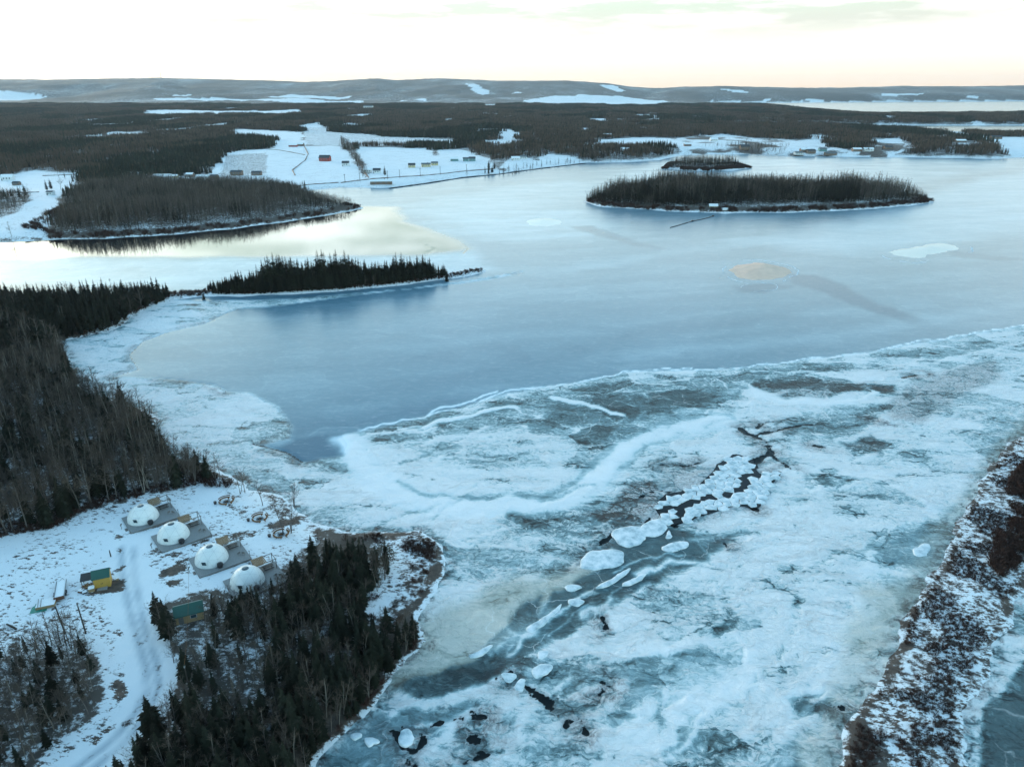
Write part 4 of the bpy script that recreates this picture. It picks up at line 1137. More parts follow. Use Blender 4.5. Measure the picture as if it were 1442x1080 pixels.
# mainland forest, in stands
NP = 60000
tt = rs.uniform(-1.05, 1.05, NP); yy = np.sqrt(rs.uniform(560.**2, 4300.**2, NP)); xx = tt*yy
dd = land_sd(xx, yy)
onm = poly_sd(xx, yy, mainland) > 0
fs = np.full(NP, -1e3)
for k_, p in F.items(): fs = np.maximum(fs, local_sd(xx, yy, p, 100))
fs = np.maximum(fs, local_sd(xx, yy, brush_cut, 60))
fs = np.minimum(fs, -np.maximum(local_sd(xx, yy, hedge, 30), local_sd(xx, yy, thicket, 30)))
keep = onm & (dd > 14) & (fs < -8) & (fbm(xx/90, yy/260, 4, 41) < .66)
step = 15.
gx = (xx/step).astype(int); gy = (yy/step).astype(int); seen = set(); kk = []
for i in np.where(keep)[0]:
    if (gx[i], gy[i]) in seen: continue
    seen.add((gx[i], gy[i])); kk.append(i)
kk = np.array(kk); print('stands', len(kk))
zz = H(xx[kk], yy[kk], dd[kk]); dk = fbm(xx[kk]/130, yy[kk]/260, 4, 111) > .56
for sel, key, lab in ((~dk, 'stand', 'grey brown leafless forest covering the low land behind the inlet'), (dk, 'stand_dark', 'dark evergreen patches in the forest behind the inlet')):
    scatter('forest', key, np.stack([xx[kk][sel], yy[kk][sel], zz[sel]-.2], 1), rs.uniform(.8, 1.15, sel.sum()), rs.uniform(0, 6.28, sel.sum()), lab, 'forest')
# hedge, thicket and shore fringe of single mid trees
def loose(name, poly, dist, share, hs, lab):
    n = int(area(poly)/(dist*dist)); P = sample(poly, max(n, 3), 0, dist*.5); z = H(P[:, 0], P[:, 1]); s = rs.rand(len(P)) < share
    for m_, key, ex in ((s, 'spruce_mid', ', its evergreens'), (~s, 'bare_mid', ', its bare growth')):
        if m_.any(): scatter(name, key, np.stack([P[m_, 0], P[m_, 1], z[m_]], 1), rs.uniform(hs[0], hs[1], m_.sum())/10, rs.uniform(0, 6.28, m_.sum()), lab+ex, 'trees')
loose('tree_belt', hedge, 5, .2, (7, 11), 'belt of trees between two snowy fields')
loose('thicket', thicket, 5, .3, (6, 10), 'brown thicket at the edge of the left field')
loose('brush', brush_cut, 11, .3, (2, 4), 'low brush on the square of cut forest')
fringe = GL([(700, 246), (728, 238), (765, 232), (800, 230), (860, 224), (960, 215), (958, 219), (880, 228), (830, 229), (760, 236), (720, 248)])
loose('shore_trees', fringe, 8, .6, (7, 12), 'dark trees lining the far shore')
fr2 = GL([(1025, 206), (1060, 203), (1100, 210), (1110, 217), (1060, 216), (1030, 213)])
loose('shore_trees', fr2, 8, .3, (6, 11), 'brown trees between the cottages of the far shore')

for q_ in ([(985, 206), (1045, 203), (1060, 210), (1000, 213)], [(1060, 204), (1115, 205), (1108, 213), (1064, 214)], [(1190, 206), (1215, 205), (1212, 213), (1196, 213)], [(1236, 206), (1250, 205), (1246, 218), (1230, 217)]):
    loose('shore_trees', GL(q_), 11, .25, (5, 11), 'scattered trees among the far shore cottages')
# marsh shrubs
def shrubs(poly, dist, dens, hs, lab, group, nind, sd=0):
    n = int(area(poly)/(dist*dist)); P = sample(poly, n, 0, dist*.4)
    q = fbm(P[:, 0]/7, P[:, 1]/7, 4, 121+sd)*.75+fbm(P[:, 0]/25, P[:, 1]/25, 2, 127+sd)*.25
    P = P[(q > dens) & (land_sd(P[:, 0], P[:, 1]) > .6)]; z = H(P[:, 0], P[:, 1])
    hh = rs.uniform(hs[0], hs[1], len(P)); dist_ = np.hypot(P[:, 0], P[:, 1])
    a, b_, c = project(P[:, 0], P[:, 1], z); vis_ = (a > 0) & (a < 1442) & (b_ < 1080)
    o_ = np.argsort(dist_+(~vis_)*1e4-hh*20); iv = o_[:nind]
    lst_ = []
    for i in iv:
        root = link_mesh('shrub', SHM[rs.randint(3)], None, (P[i, 0], P[i, 1], z[i])); root.scale = (hh[i]*1.3, hh[i]*1.3, hh[i]); root.rotation_euler = (0, 0, rs.uniform(0, 6))
        tag(root, lab, 'shrub', group); lst_.append((root, a[i], b_[i], hh[i]))
    words_ = lab.split(' ')
    if nind > 20: name_group(lst_, lambda u_, v_: (lab.split('shrub ', 1)[1])+(', near end' if v_ > 900 else (', far end' if v_ < 760 else ', middle part')), ('small', 'middling', 'big'), 'shrub')
    elif nind: name_group(lst_, lambda u_, v_: lab.split('shrub ', 1)[1], ('small', 'middling', 'big'), 'brown shrub')
    r_ = o_[nind:]
    if len(r_): scatter('scrub', 'shrub', np.stack([P[r_, 0], P[r_, 1], z[r_]], 1), hh[r_], rs.uniform(0, 6.28, len(r_)), 'red brown scrub '+group.split(' ', 1)[1], 'scrub')
SHM = [b.mesh('shrub', M_shrub) for b in SHR]
mr = PL([(1600, 580), (1442, 617), (1412, 643), (1398, 664), (1373, 706), (1351, 745), (1331, 792), (1302, 834), (1274, 888), (1243, 955), (1208, 1020), (1186, 1085), (1140, 1300),
    (1320, 1300), (1340, 1120), (1350, 1060), (1342, 1000), (1364, 955), (1388, 905), (1408, 865), (1430, 830), (1600, 660)])
shrubs(mr, .62, .505, (.28, .75), 'red brown leafless shrub on the snowy marsh strip at right', 'shrubs on the marsh strip at right', 150)
core = PL([(1442, 650), (1420, 680), (1405, 720), (1400, 760), (1392, 800), (1410, 815), (1442, 790), (1600, 700), (1600, 640)])
shrubs(core, .8, .40, (.8, 1.9), 'tall dark shrub in the dense thicket on the right marsh strip', 'shrubs in the dense thicket on the right marsh strip', 60, 3)
shrubs(marsh_scrub, .65, .47, (.35, 1.0), 'brown shrub on the snowy point right of the lower wood', 'shrubs on the snowy point beside the lower wood', 60, 5)
edge_low = GL([(590, 896), (604, 893), (575, 945), (520, 1000), (450, 1068), (436, 1068), (505, 996), (550, 945)])
shrubs(edge_low, .8, .2, (.6, 1.6), 'brown shrub along the shore of the lower wood', 'shrubs along the shore of the lower wood', 10, 6)
isth = PL([(190, 432), (235, 416), (290, 412), (292, 417), (245, 420), (210, 433), (180, 446), (120, 472), (100, 474), (150, 455)])
shrubs(isth, 1.3, .2, (.8, 1.8), 'low brown shrub on the neck of land joining the spit', 'shrubs on the neck of the spit', 6, 7)
spend = PL([(600, 394), (640, 388), (680, 380), (684, 383), (640, 391), (600, 397), (480, 409), (340, 416), (300, 415), (480, 406)])
shrubs(spend, 1.4, .1, (.8, 1.8), 'low brown shrub at the tip of the spit', 'shrubs at the foot of the spit', 6, 8)
shore_l = PL([(72, 480), (92, 497), (102, 545), (150, 568), (200, 582), (210, 604), (224, 630), (250, 648), (318, 675), (330, 684), (300, 686), (230, 660), (190, 610), (150, 585), (80, 560)], 1)
shrubs(shore_l, 1.1, .3, (.7, 1.8), 'brown shrub on the shore edge of the left wood', 'shrubs on the shore edge of the left wood', 8, 9)
edge_clear = GL([(0, 757), (74, 744), (115, 723), (148, 712), (193, 702), (255, 688), (310, 674), (300, 668), (190, 690), (110, 712), (0, 742), (-80, 760)])
shrubs(edge_clear, .9, .2, (.5, 1.3), 'low brown shrub at the wood edge above the snowy clearing', 'shrubs at the wood edge above the clearing', 8, 10)

# scrub on the rims of the islands and the wooded peninsula
for poly_, lab in ((peninsula, 'dark scrub along the shore of the low peninsula'), (big_island, 'dark scrub along the shore of the large island'), (small_island, 'scrub round the islet'), (near_land, 'brown scrub along the near shore')):
    P = sample(poly_, 9000 if poly_ is not near_land else 26000, 0)
    dd_ = poly_sd(P[:, 0], P[:, 1], poly_); q = fbm(P[:, 0]/9, P[:, 1]/9, 3, 141)
    near_ = poly_ is near_land
    k_ = (dd_ > (1.2 if near_ else 1.5)) & (dd_ < (5 if near_ else 12)) & (q > .44)
    if near_: k_ &= (P[:, 1] < 345) & (np.abs(P[:, 0]) < 260) & ~inside(P[:, 0], P[:, 1], clearing)
    P = P[k_]; z = H(P[:, 0], P[:, 1])
    hh = rs.uniform(.5, 1.2, len(P)) if near_ else rs.uniform(1.2, 3.4, len(P))
    scatter('scrub', 'shrub', np.stack([P[:, 0], P[:, 1], z], 1), hh, rs.uniform(0, 6.28, len(P)), lab, 'scrub')
# ---------------------------------------------------------------- dome camp
M_fabric = plain('dome_fabric', (.76, .78, .76), .45, .06, .8)
M_seam = plain('dome_seam', (.40, .43, .44), .6, .1, 1)
M_glass = plain('dark_window', (.03, .06, .08), .12, .2, 1)
M_deck = plain('grey_deck_wood', (.24, .25, .25), .75, .25, 2.5)
M_timber = plain('brown_timber', (.20, .125, .06), .75, .3, 3)
M_dark = plain('black_cover', (.014, .015, .018), .5, .3, 2)
M_frame = plain('grey_frame_wood', (.16, .15, .14), .8, .25, 3)
M_snow = plain('settled_snow', (.80, .84, .86), .8, .05, .7)
M_yellow = plain('yellow_boards', (.52, .30, .055), .7, .15, 2, stretch=(6, 6, .6))
M_green = plain('green_metal_roof', (.022, .090, .070), .4, .2, 1)
M_tarp = plain('teal_tarp', (.01, .23, .17), .5, .25, 2)
M_board = plain('raw_boards', (.36, .25, .13), .8, .3, 4)
M_pole = plain('pole_wood', (.055, .048, .042), .9, .3, 3)
M_rust = plain('rusty_brown', (.13, .055, .03), .8, .4, 4)
M_grey = plain('grey_metal', (.22, .25, .27), .5, .2, 2)
M_log = plain('log_wood', (.19, .10, .05), .85, .4, 5)
M_ash = plain('ash', (.03, .028, .027), .95, .4, 5)

# icosahedron with one corner up; each of its quarter triangles becomes one fabric panel
def dome_panels(Rr):
    t = math.atan(.5); P = [Vector((0, 0, 1))]
    for k in range(5): P.append(Vector((math.cos(k*1.2566)*math.cos(t), math.sin(k*1.2566)*math.cos(t), math.sin(t))))
    for k in range(5): P.append(Vector((math.cos((k+.5)*1.2566)*math.cos(t), math.sin((k+.5)*1.2566)*math.cos(t), -math.sin(t))))
    tri = [(0, 1+k, 1+(k+1) % 5) for k in range(5)]
    for k in range(5): tri += [(1+k, 6+k, 1+(k+1) % 5), (6+k, 6+(k+1) % 5, 1+(k+1) % 5)]
    out = []
    for a, b, c in tri:
        A, B, C_ = P[a], P[b], P[c]; ab = ((A+B)/2).normalized(); bc = ((B+C_)/2).normalized(); ca = ((C_+A)/2).normalized()
        for q in ((A, ab, ca), (ab, B, bc), (ca, bc, C_), (ab, bc, ca)):
            if max(v.z for v in q) < .12: continue
            cen = (q[0]+q[1]+q[2])/3; mb = MB(); n = 4; grid = {}
            for i in range(n+1):
                for j in range(n+1-i):
                    v = (q[0]*(n-i-j)+q[1]*i+q[2]*j)/n
                    v = v.lerp(cen, .022).normalized()*Rr
                    if v.z < 0.02:
                        h = Vector((v.x, v.y, 0)).normalized()*Rr; v = Vector((h.x, h.y, .02))
                    grid[i, j] = len(mb.v); mb.v.append(tuple(v))
            for i in range(n):
                for j in range(n-i):
                    f = (grid[i, j], grid[i+1, j], grid[i, j+1])
                    mb.f.append(f)
                    if j < n-i-1: mb.f.append((grid[i+1, j], grid[i+1, j+1], grid[i, j+1]))
            zs = [mb.v[k][2] for k in range(len(mb.v))]
            if max(zs) < .3: continue
            out.append(mb)
    return out
def sphere_patch(Rr, az0, az1, el0, el1, nu=6, nv=6):
    b = MB(); 
    for i in range(nv+1):
        for j in range(nu+1):
            a = R(az0+(az1-az0)*j/nu); e = R(el0+(el1-el0)*i/nv)
            b.v.append((Rr*math.cos(a)*math.cos(e), Rr*math.sin(a)*math.cos(e), Rr*math.sin(e)))
    for i in range(nv):
        for j in range(nu):
            k = i*(nu+1)+j; b.f.append((k, k+1, k+nu+2, k+nu+1))
    return b
DR = 3.55
def make_dome():
    root = empty('dome_tent', (0, 0, 0))
    for mb in dome_panels(DR): mb.build('fabric_panel', M_fabric, root, True)
    sphere_patch(DR-.025, 0, 360, 0, 90, 40, 14).build('seam_frame', M_seam, root, True)
    # entrance: pale door leaf in a frame, dark window above, facing the track
    dr = MB(); dr.box(-.75, .75, -.10, .10, 0, 2.1); dd = dr.build('door_panel', M_fabric, root); 
    a = R(-122); dd.location = (math.cos(a)*(DR-.42), math.sin(a)*(DR-.42), .03); dd.rotation_euler = (R(14), 0, a+math.pi/2)
    w = MB(); w.box(-.45, .45, -.14, -.105, .95, 1.95).build('window', M_glass, dd)
    sk = MB(); n = 14
    ring = [(DR*.21*math.cos(k*6.283/n), DR*.21*math.sin(k*6.283/n), DR*.985) for k in range(n)]
    sk.v = ring+[(0, 0, DR+.04)]; sk.f = [(k, (k+1) % n, n) for k in range(n)]
    sk.build('skylight', M_glass, root)
    vn = sphere_patch(DR+.03, 152, 158, 38, 44, 2, 2).build('vent', M_dark, root)
    tr = MB(); tr.tube([(DR*1.004*math.cos(k*6.283/48), DR*1.004*math.sin(k*6.283/48), .05) for k in range(49)], .05, 4, False); tr.build('skirt', M_seam, root)
    return root
def make_deck():
    root = empty('wooden_deck', (0, 0, 0))
    n = 19; w = 8.6/n
    for k in range(n):
        b = MB(); x0 = -.9+max(0, (1.2-k*w)*.25) if k < 4 else -.9
        b.box(x0, 10.5, k*w+.015, (k+1)*w-.015, .30, .36); b.build('plank', M_deck, root)
    MB().box(-.85, 10.45, .02, .12, -.25, .298).build('joist', M_frame, root)
    MB().box(-.85, -.75, .13, 8.5, -.25, .298).build('joist', M_frame, root)
    MB().box(10.35, 10.45, .13, 8.5, -.25, .298).build('joist', M_frame, root)
    return root
def make_pergola():
    root = empty('pergola', (0, 0, 0))
    for x in (0, 4.4):
        for y in (0, 2.6): MB().box(x-.07, x+.07, y-.07, y+.07, 0, 2.35).build('post', M_frame, root)
    for y in (0, 2.6): MB().box(-.2, 4.6, y-.05, y+.05, 2.352, 2.50).build('beam', M_frame, root)
    for x in (0, 4.4): MB().box(x-.05, x+.05, .053, 2.547, 2.352, 2.50).build('beam', M_frame, root)
    for k in range(9): MB().box(-.15+k*.30, .07+k*.30, -.25, 2.85, 2.503, 2.56).build('roof_slat', M_timber, root)
    for k in range(7): MB().box(-.02, 2.5, 2.655, 2.69, .35+k*.28, .55+k*.28).build('screen_board', M_timber, root)
    return root
def make_bench_table():
    root = empty('picnic_table', (0, 0, 0))
    for k in range(3): MB().box(-1.1, 1.1, -.48+k*.33, -.18+k*.33, .72, .77).build('top_board', M_dark, root)
    for s in (-1, 1):
        MB().box(-1.1, 1.1, s*.85-.14, s*.85+.14, .42, .46).build('seat', M_dark, root)
        MB().box(s*.8-.05, s*.8+.05, -.95, .95, .36, .417).build('leg_frame', M_frame, root)
        MB().box(s*.8-.05, s*.8+.05, -.35, -.25, 0, .717).build('leg', M_frame, root)
        MB().box(s*.8-.05, s*.8+.05, .25, .35, 0, .717).build('leg', M_frame, root)
    return root
def lathe(prof, n=14):
    b = MB()
    for r_, z in prof:
        for k in range(n): b.v.append((r_*math.cos(k*6.283/n), r_*math.sin(k*6.283/n), z))
    for i in range(len(prof)-1):
        for k in range(n):
            a = i*n+k; c = i*n+(k+1) % n; b.f.append((a, c, c+n, a+n))
    b.f.append(tuple(range(n))[::-1]); b.f.append(tuple((len(prof)-1)*n+k for k in range(n)))
    return b
def make_grill():
    root = empty('covered_grill', (0, 0, 0))
    lathe([(.50, .02), (.62, .35), (.68, .75), (.60, 1.0), (.30, 1.16), (.05, 1.2)], 9).build('cover', M_dark, root)
    MB().tube([(.5, .1, .02), (.68, .15, .55)], .04, 5).build('handle', M_frame, root)
    return root
def make_chair():
    root = empty('wire_chair', (0, 0, 0))
    for x in (-.25, .25):
        MB().tube([(x, -.25, 0), (x, -.22, .45)], .025, 4).build('leg', M_frame, root)
        MB().tube([(x, .28, 0), (x, .22, .45), (x, .34, .95)], .025, 4).build('leg', M_frame, root)
    MB().box(-.27, .27, -.25, .25, .43, .47).build('seat', M_frame, root)
    MB().box(-.25, .25, .27, .30, .55, .93).build('backrest', M_frame, root)
    return root
def make_lamp():
    root = empty('deck_post', (0, 0, 0))
    MB().box(-.05, .05, -.05, .05, 0, 1.7).build('post', M_frame, root)
    lathe([(.07, 1.70), (.11, 1.74), (.10, 1.9), (.02, 1.96)], 8).build('lantern_cap', M_dark, root)
    return root
def make_sign():
    root = empty('sign_post', (0, 0, 0))
    MB().box(-.05, .05, -.05, .05, 0, 1.5).build('post', M_frame, root)
    MB().box(-.45, .45, -.09, -.052, 1.05, 1.42).build('board', M_frame, root)
    return root
kit = dict(dome=make_dome(), deck=make_deck(), perg=make_pergola(), table=make_bench_table(), grill=make_grill(), chair=make_chair(), lamp=make_lamp(), sign=make_sign())
used = set()
def put(kk_, loc, rz, label, cat, group=None):
    o = kit[kk_]
    if kk_ in used: o = copy_tree(o)
    used.add(kk_)
    o.location = loc; o.rotation_euler = (0, 0, rz)
    if 'group' in o: del o['group']
    return tag(o, label, cat, group)
sites = [((-90.0, 143.2), 40, 'farthest dome, beside the big bare wood', 'the farthest dome'), ((-79.1, 135.4), 40, 'second dome from the big wood', 'the second dome from the big wood'),
         ((-66.9, 126.6), 38, 'third dome, next but one to the lower wood', 'the third dome from the big wood'), ((-56.3, 119.0), 38, 'nearest dome, half behind the lower wood', 'the dome behind the lower wood')]
for (bx, by), deg, wd1, wd2 in sites:
    a = R(deg); ux, uy = math.cos(a), math.sin(a)
    zb = float(np.max(H(np.array([bx+ux*2-uy*3, bx+ux*8-uy*4, bx+ux*9-uy*7]), np.array([by+uy*2+ux*3, by+uy*8+ux*4, by+uy*9+ux*7]))))+.02
    def L(u_, v_, z_=.362): return (bx+ux*u_-uy*v_, by+uy*u_+ux*v_, zb+z_)
    put('deck', (bx, by, zb), a, 'grey plank deck carrying '+wd2, 'deck', 'decks under the domes')
    put('dome', L(3.25, 5.0), a+R(-8), 'white geodesic dome tent, the '+wd1, 'dome tent', 'white dome tents')
    put('perg', L(5.6, 5.75), a, 'brown slatted timber pergola at the back of '+wd2, 'pergola', 'pergolas on the decks')
    put('table', L(8.4, 6.7), a, 'dark picnic table under the pergola of '+wd2, 'table', 'tables under the pergolas')
    put('grill', L(3.9, .95), a+R(60), 'black covered grill at the front deck edge of '+wd2, 'grill', 'covered grills')
    put('chair', L(8.6, 3.0), a+R(200), 'thin framed chair nearer the wall of '+wd2, 'chair', 'deck chairs')
    put('chair', L(9.5, 2.4), a+R(150), 'thin framed chair near the deck corner of '+wd2, 'chair', 'deck chairs')
    put('lamp', L(10.25, .35), a, 'slim post on the outer deck corner of '+wd2, 'post', 'posts on the deck corners')
    sx_, sy_, _z = L(-2.0, 3.6)
    put('sign', (sx_, sy_, float(H(np.array([sx_]), np.array([sy_]))[0])-.05), a+R(50), 'wooden sign post left of '+wd2, 'sign post', 'sign posts by the decks')
    st = MB(); st.box(-1.5, -.95, 2.0, 3.2, -.2, .17); so = empty('deck_steps', (bx, by, zb), a); st.build('step', M_frame, so)
    MB().box(-2.05, -1.503, 2.0, 3.2, -.2, .02).build('step', M_frame, so); tag(so, 'wooden steps at the deck end of '+wd2, 'steps', 'deck steps')

def gable(name, L_, Wd, Hh, rise, mw, mr_, loc, rz, label, cat, group=None, windows=2, door=True, chim=False, snow=False, over=.3):
    """ridge along x"""
    root = empty(name, loc, rz)
    b = MB(); x, y = L_/2, Wd/2
    b.v = [(-x, -y, -.3), (x, -y, -.3), (x, y, -.3), (-x, y, -.3), (-x, -y, Hh), (x, -y, Hh), (x, y, Hh), (-x, y, Hh), (-x, 0, Hh+rise), (x, 0, Hh+rise)]
    b.f = [(0, 1, 5, 4), (2, 3, 7, 6), (1, 2, 6, 9, 5), (3, 0, 4, 8, 7)]
    b.build('wall', mw, root)
    for s in (-1, 1):
        r_ = MB(); e = over/y*rise
        q = [(-x-over, s*(y+over), Hh-e+.02), (x+over, s*(y+over), Hh-e+.02), (x+over, 0, Hh+rise+.02), (-x-over, 0, Hh+rise+.02)]
        r_.v = q+[(a_, b_, c_+.14) for a_, b_, c_ in q]
        r_.f = [(0, 1, 2, 3), (4, 5, 6, 7), (0, 1, 5, 4), (1, 2, 6, 5), (2, 3, 7, 6), (3, 0, 4, 7)]
        r_.build('roof', mr_, root)
    for k in range(windows):
        cx = -x+L_*(k+1)/(windows+1)+(.0 if windows > 1 else L_*.15)
        for s in (-1,):
            wf = MB().box(cx-.62, cx+.62, s*y-.06, s*y-.003, Hh*.40, Hh*.82).build('window', M_seam, root)
            MB().box(cx-.5, cx+.5, s*y-.09, s*y-.063, Hh*.44, Hh*.78).build('pane', M_glass, wf)
    if door: MB().box(-x+.5, -x+1.4, -y-.07, -y-.003, 0, min(2.1, Hh*.8)).build('door', M_frame, root)
    if chim: MB().box(x*.3, x*.3+.7, -.35+y*.3, .35+y*.3, Hh, Hh+rise+.8).build('chimney', M_rust, root)
    return tag(root, label, cat, group)

# yellow hut with lean-to green roof, wood store and crates
hx, hy, hz = G(146, 822)
hut = empty('storage_hut', (hx, hy, hz), R(22))
b = MB(); b.v = [(-1.5, -1.2, -.2), (1.5, -1.2, -.2), (1.5, 1.4, -.2), (-1.5, 1.4, -.2), (-1.5, -1.2, 2.5), (1.5, -1.2, 2.5), (1.5, 1.4, 2.5), (-1.5, 1.4, 2.5), (-1.5, .1, 3.6), (1.5, .1, 3.6)]
b.f = [(0, 1, 5, 4), (2, 3, 7, 6), (1, 2, 6, 9, 5), (3, 0, 4, 8, 7)]; b.build('wall', M_yellow, hut)
for s, y1 in ((-1, -1.45), (1, 1.65)):
    r_ = MB(); z1 = 2.5-.21; q = [(-1.75, y1, z1), (1.75, y1, z1), (1.75, .1, 3.62), (-1.75, .1, 3.62)]
    r_.v = q+[(a_, b_, c_+.12) for a_, b_, c_ in q]; r_.f = [(0, 1, 2, 3), (4, 5, 6, 7), (0, 1, 5, 4), (1, 2, 6, 5), (2, 3, 7, 6), (3, 0, 4, 7)]; r_.build('roof', M_green, hut)
for x0 in (-.85, .03): 
    dl = MB().box(x0, x0+.82, -1.26, -1.205, 0, 2.05).build('door', M_yellow, hut); MB().box(x0+(.66 if x0 < 0 else .06), x0+(.74 if x0 < 0 else .14), -1.31, -1.263, .9, 1.15).build('handle', M_dark, dl)
MB().box(-1.0, .9, -2.3, -1.28, -.05, .14).build('ramp', M_deck, hut)
tag(hut, 'yellow board hut with dark green roof in the snowy yard', 'hut')
def rel(o, x, y):
    a = o.rotation_euler.z; X_ = o.location.x+math.cos(a)*x-math.sin(a)*y; Y_ = o.location.y+math.sin(a)*x+math.cos(a)*y
    return X_, Y_, float(H(np.array([X_]), np.array([Y_]))[0])
ls = empty('lean_to', rel(hut, -2.9, .9), R(22))
for x in (-1.0, 1.0): MB().box(x-.06, x+.06, -.9, -.78, -.2, 1.7).build('post', M_frame, ls)
for x in (-1.0, 1.0): MB().box(x-.06, x+.06, .78, .9, -.2, 2.1).build('post', M_frame, ls)
r_ = MB(); q = [(-1.2, -1.1, 1.68), (1.2, -1.1, 1.68), (1.2, 1.1, 2.18), (-1.2, 1.1, 2.18)]; r_.v = q+[(a_, b_, c_+.1) for a_, b_, c_ in q]
r_.f = [(0, 1, 2, 3), (4, 5, 6, 7), (0, 1, 5, 4), (1, 2, 6, 5), (2, 3, 7, 6), (3, 0, 4, 7)]; r_.build('roof', M_dark, ls)
tag(ls, 'black roofed lean to beside the yellow hut', 'shelter')
rr_ = random.Random(3)
fw = empty('firewood_pile', rel(hut, -2.9, -.4), R(22))
for k in range(40):
    x = -1.3+rr_.random()*2.2; z = .12+.2*(k // 10)+rr_.random()*.1; y = rr_.uniform(-.6, .5)
    a = rr_.uniform(-.9, .9); L_ = .35
    MB().tube([(x-math.cos(a)*L_, y-math.sin(a)*L_, z), (x+math.cos(a)*L_, y+math.sin(a)*L_, z+rr_.uniform(-.1, .1))], .10, 6).build('log', rr_.choice([M_log, M_log, M_board, M_frame]), fw)
tag(fw, 'tumbled pile of cut firewood left of the yellow hut', 'woodpile')
def crate(loc, rz, w, h, mat, label):
    c = empty('crate', loc, rz)
    for k in range(4):
        for s in (-1, 1):
            MB().box(-w/2, w/2, s*w/2-.02, s*w/2+.02, k*h/4+.01, (k+1)*h/4-.02).build('slat', mat, c)
            MB().box(s*w/2-.045, s*w/2-.005, -w/2+.022, w/2-.022, k*h/4+.01, (k+1)*h/4-.02).build('slat', mat, c)
    MB().box(-w/2-.03, w/2+.03, -w/2-.03, w/2+.03, h, h+.09).build('snow_cap', M_snow, c)
    return tag(c, label, 'crate', 'crates by the yellow hut')
crate(rel(hut, -2.0, -1.6), R(25), 1.1, .8, M_board, 'snow topped wooden crate nearest the yellow hut door')
crate(rel(hut, -4.0, -1.3), R(-10), .9, .5, M_rust, 'brown snow topped crate at the far end of the firewood pile')
crate(rel(hut, -3.3, -1.9), R(40), .8, .35, M_dark, 'low dark snow topped crate between two browner ones')
crate(rel(hut, 2.6, .6), R(40), .5, .4, M_board, 'small pale crate right of the yellow hut')
# second hut mostly hidden by the wood
hx, hy, hz = G(268, 868)
h2 = gable('storage_shed', 5.0, 3.4, 2.0, 1.1, M_board, M_green, (hx, hy, hz), R(24), 'tan shed with a wide dark green roof at the edge of the lower wood', 'shed', windows=1)
# trailer
tx, ty, tz = G(86, 834)
t_ = empty('flatbed_trailer', (tx, ty, tz), R(-64))
MB().box(-3.2, 3.0, -.85, .85, .62, .74).build('bed', M_grey, t_)
MB().box(-3.15, 2.95, -.80, .80, .743, .83).build('snow_cap', M_snow, t_)
for y in (-.9, .9): MB().box(-3.2, 3.0, y-.04, y+.04, .60, .98).build('side_rail', M_grey, t_)
MB().box(3.003, 3.1, -.94, .94, .3, 1.1).build('tail_gate', M_rust, t_)
for x in (.6, 1.5):
    for y in (-1.08, 1.08):
        w_o = bpy.data.objects.new('wheel', lathe([(.20, -.11), (.36, -.11), (.36, .11), (.20, .11)], 16).mesh('wheel', M_dark)); col.objects.link(w_o); w_o.parent = t_
        w_o.location = (x, y, .36); w_o.rotation_euler = (math.pi/2, 0, 0)
        lathe([(.19, -.13), (.19, .13)], 10).build('rim', M_grey, w_o)
MB().tube([(-3.2, -.6, .62), (-4.5, 0, .55)], .05, 5).build('drawbar', M_grey, t_); MB().tube([(-3.2, .6, .62), (-4.5, 0, .55)], .05, 5).build('drawbar', M_grey, t_)
tag(t_, 'long flatbed trailer with snow on its bed in the yard', 'trailer')
# boards on teal tarp
tx, ty, tz = G(66, 852)
s_o = empty('board_stack', (tx, ty, tz+.12), R(20))
for lay_ in range(3):
    for k in range(6): MB().box(-1.7, 1.7, -1.2+k*.40, -.83+k*.40, lay_*.2, lay_*.2+.17).build('board', M_board, s_o)
for k in range(4): MB().box(-1.68, 1.68, -1.2+k*.62, -.66+k*.62, .58, .67).build('snow_cap', M_snow, s_o)
for k in (0, 1): MB().tube([(-1.2+k*.5, -1.3, .72), (-1.6+k*.5, 1.5, .75)], .05, 5).build('batten', M_frame, s_o)
tag(s_o, 'snow covered stack of boards lying on a teal tarpaulin', 'board stack')
tb = MB(); nn = 12
for i in range(nn+1):
    for j in range(nn+1):
        tb.v.append((-2.7+i*3.0/nn, -1.9+j*3.4/nn, .06+.05*math.sin(i*1.7+j)*math.cos(j*1.3)))
tb.f = [(i*(nn+1)+j, (i+1)*(nn+1)+j, (i+1)*(nn+1)+j+1, i*(nn+1)+j+1) for i in range(nn) for j in range(nn)]
tbo = tb.build('tarpaulin', M_tarp); tbo.location = (tx, ty, tz); tbo.rotation_euler = (0, 0, R(20)); tbo.modifiers.new('s', 'SOLIDIFY').thickness = .02
tag(tbo, 'teal tarpaulin spread under the snowy stack of boards', 'tarpaulin')
# fallen log, poles
lx, ly, lz = G(17, 883)
o = MB().tube([(-1.4, .6, .25), (0, 0, .22), (1.3, -.7, .2)], [.16, .2, .22], 8).build('fallen_log', M_pole); o.location = (lx, ly, lz); tag(o, 'dark fallen log lying alone on the snow at the left edge', 'log')
def pole(px, py, h, lean, label, cable_arm=True):
    x, y, z = G(px, py); p = empty('utility_pole', (x, y, z))
    MB().tube([(0, 0, -.5), (lean[0]*.5, lean[1]*.5, h*.5), (lean[0], lean[1], h)], [.15, .13, .10], 8).build('post', M_pole, p)
    if cable_arm: MB().box(lean[0]-.08, lean[0]+.10, lean[1]-.12, lean[1]+.12, h-.7, h-.3).build('insulator', M_grey, p)
    tag(p, label, 'pole', 'poles in the yard'); return Vector((x+lean[0], y+lean[1], z+h-.3))
e1 = pole(121, 892, 7.2, (-.2, .2), 'tall dark pole standing right of the board stack beside the corner wood')
e2 = pole(269, 980, 7.0, (-.1, .2), 'dark utility pole among the thin saplings right of the track')
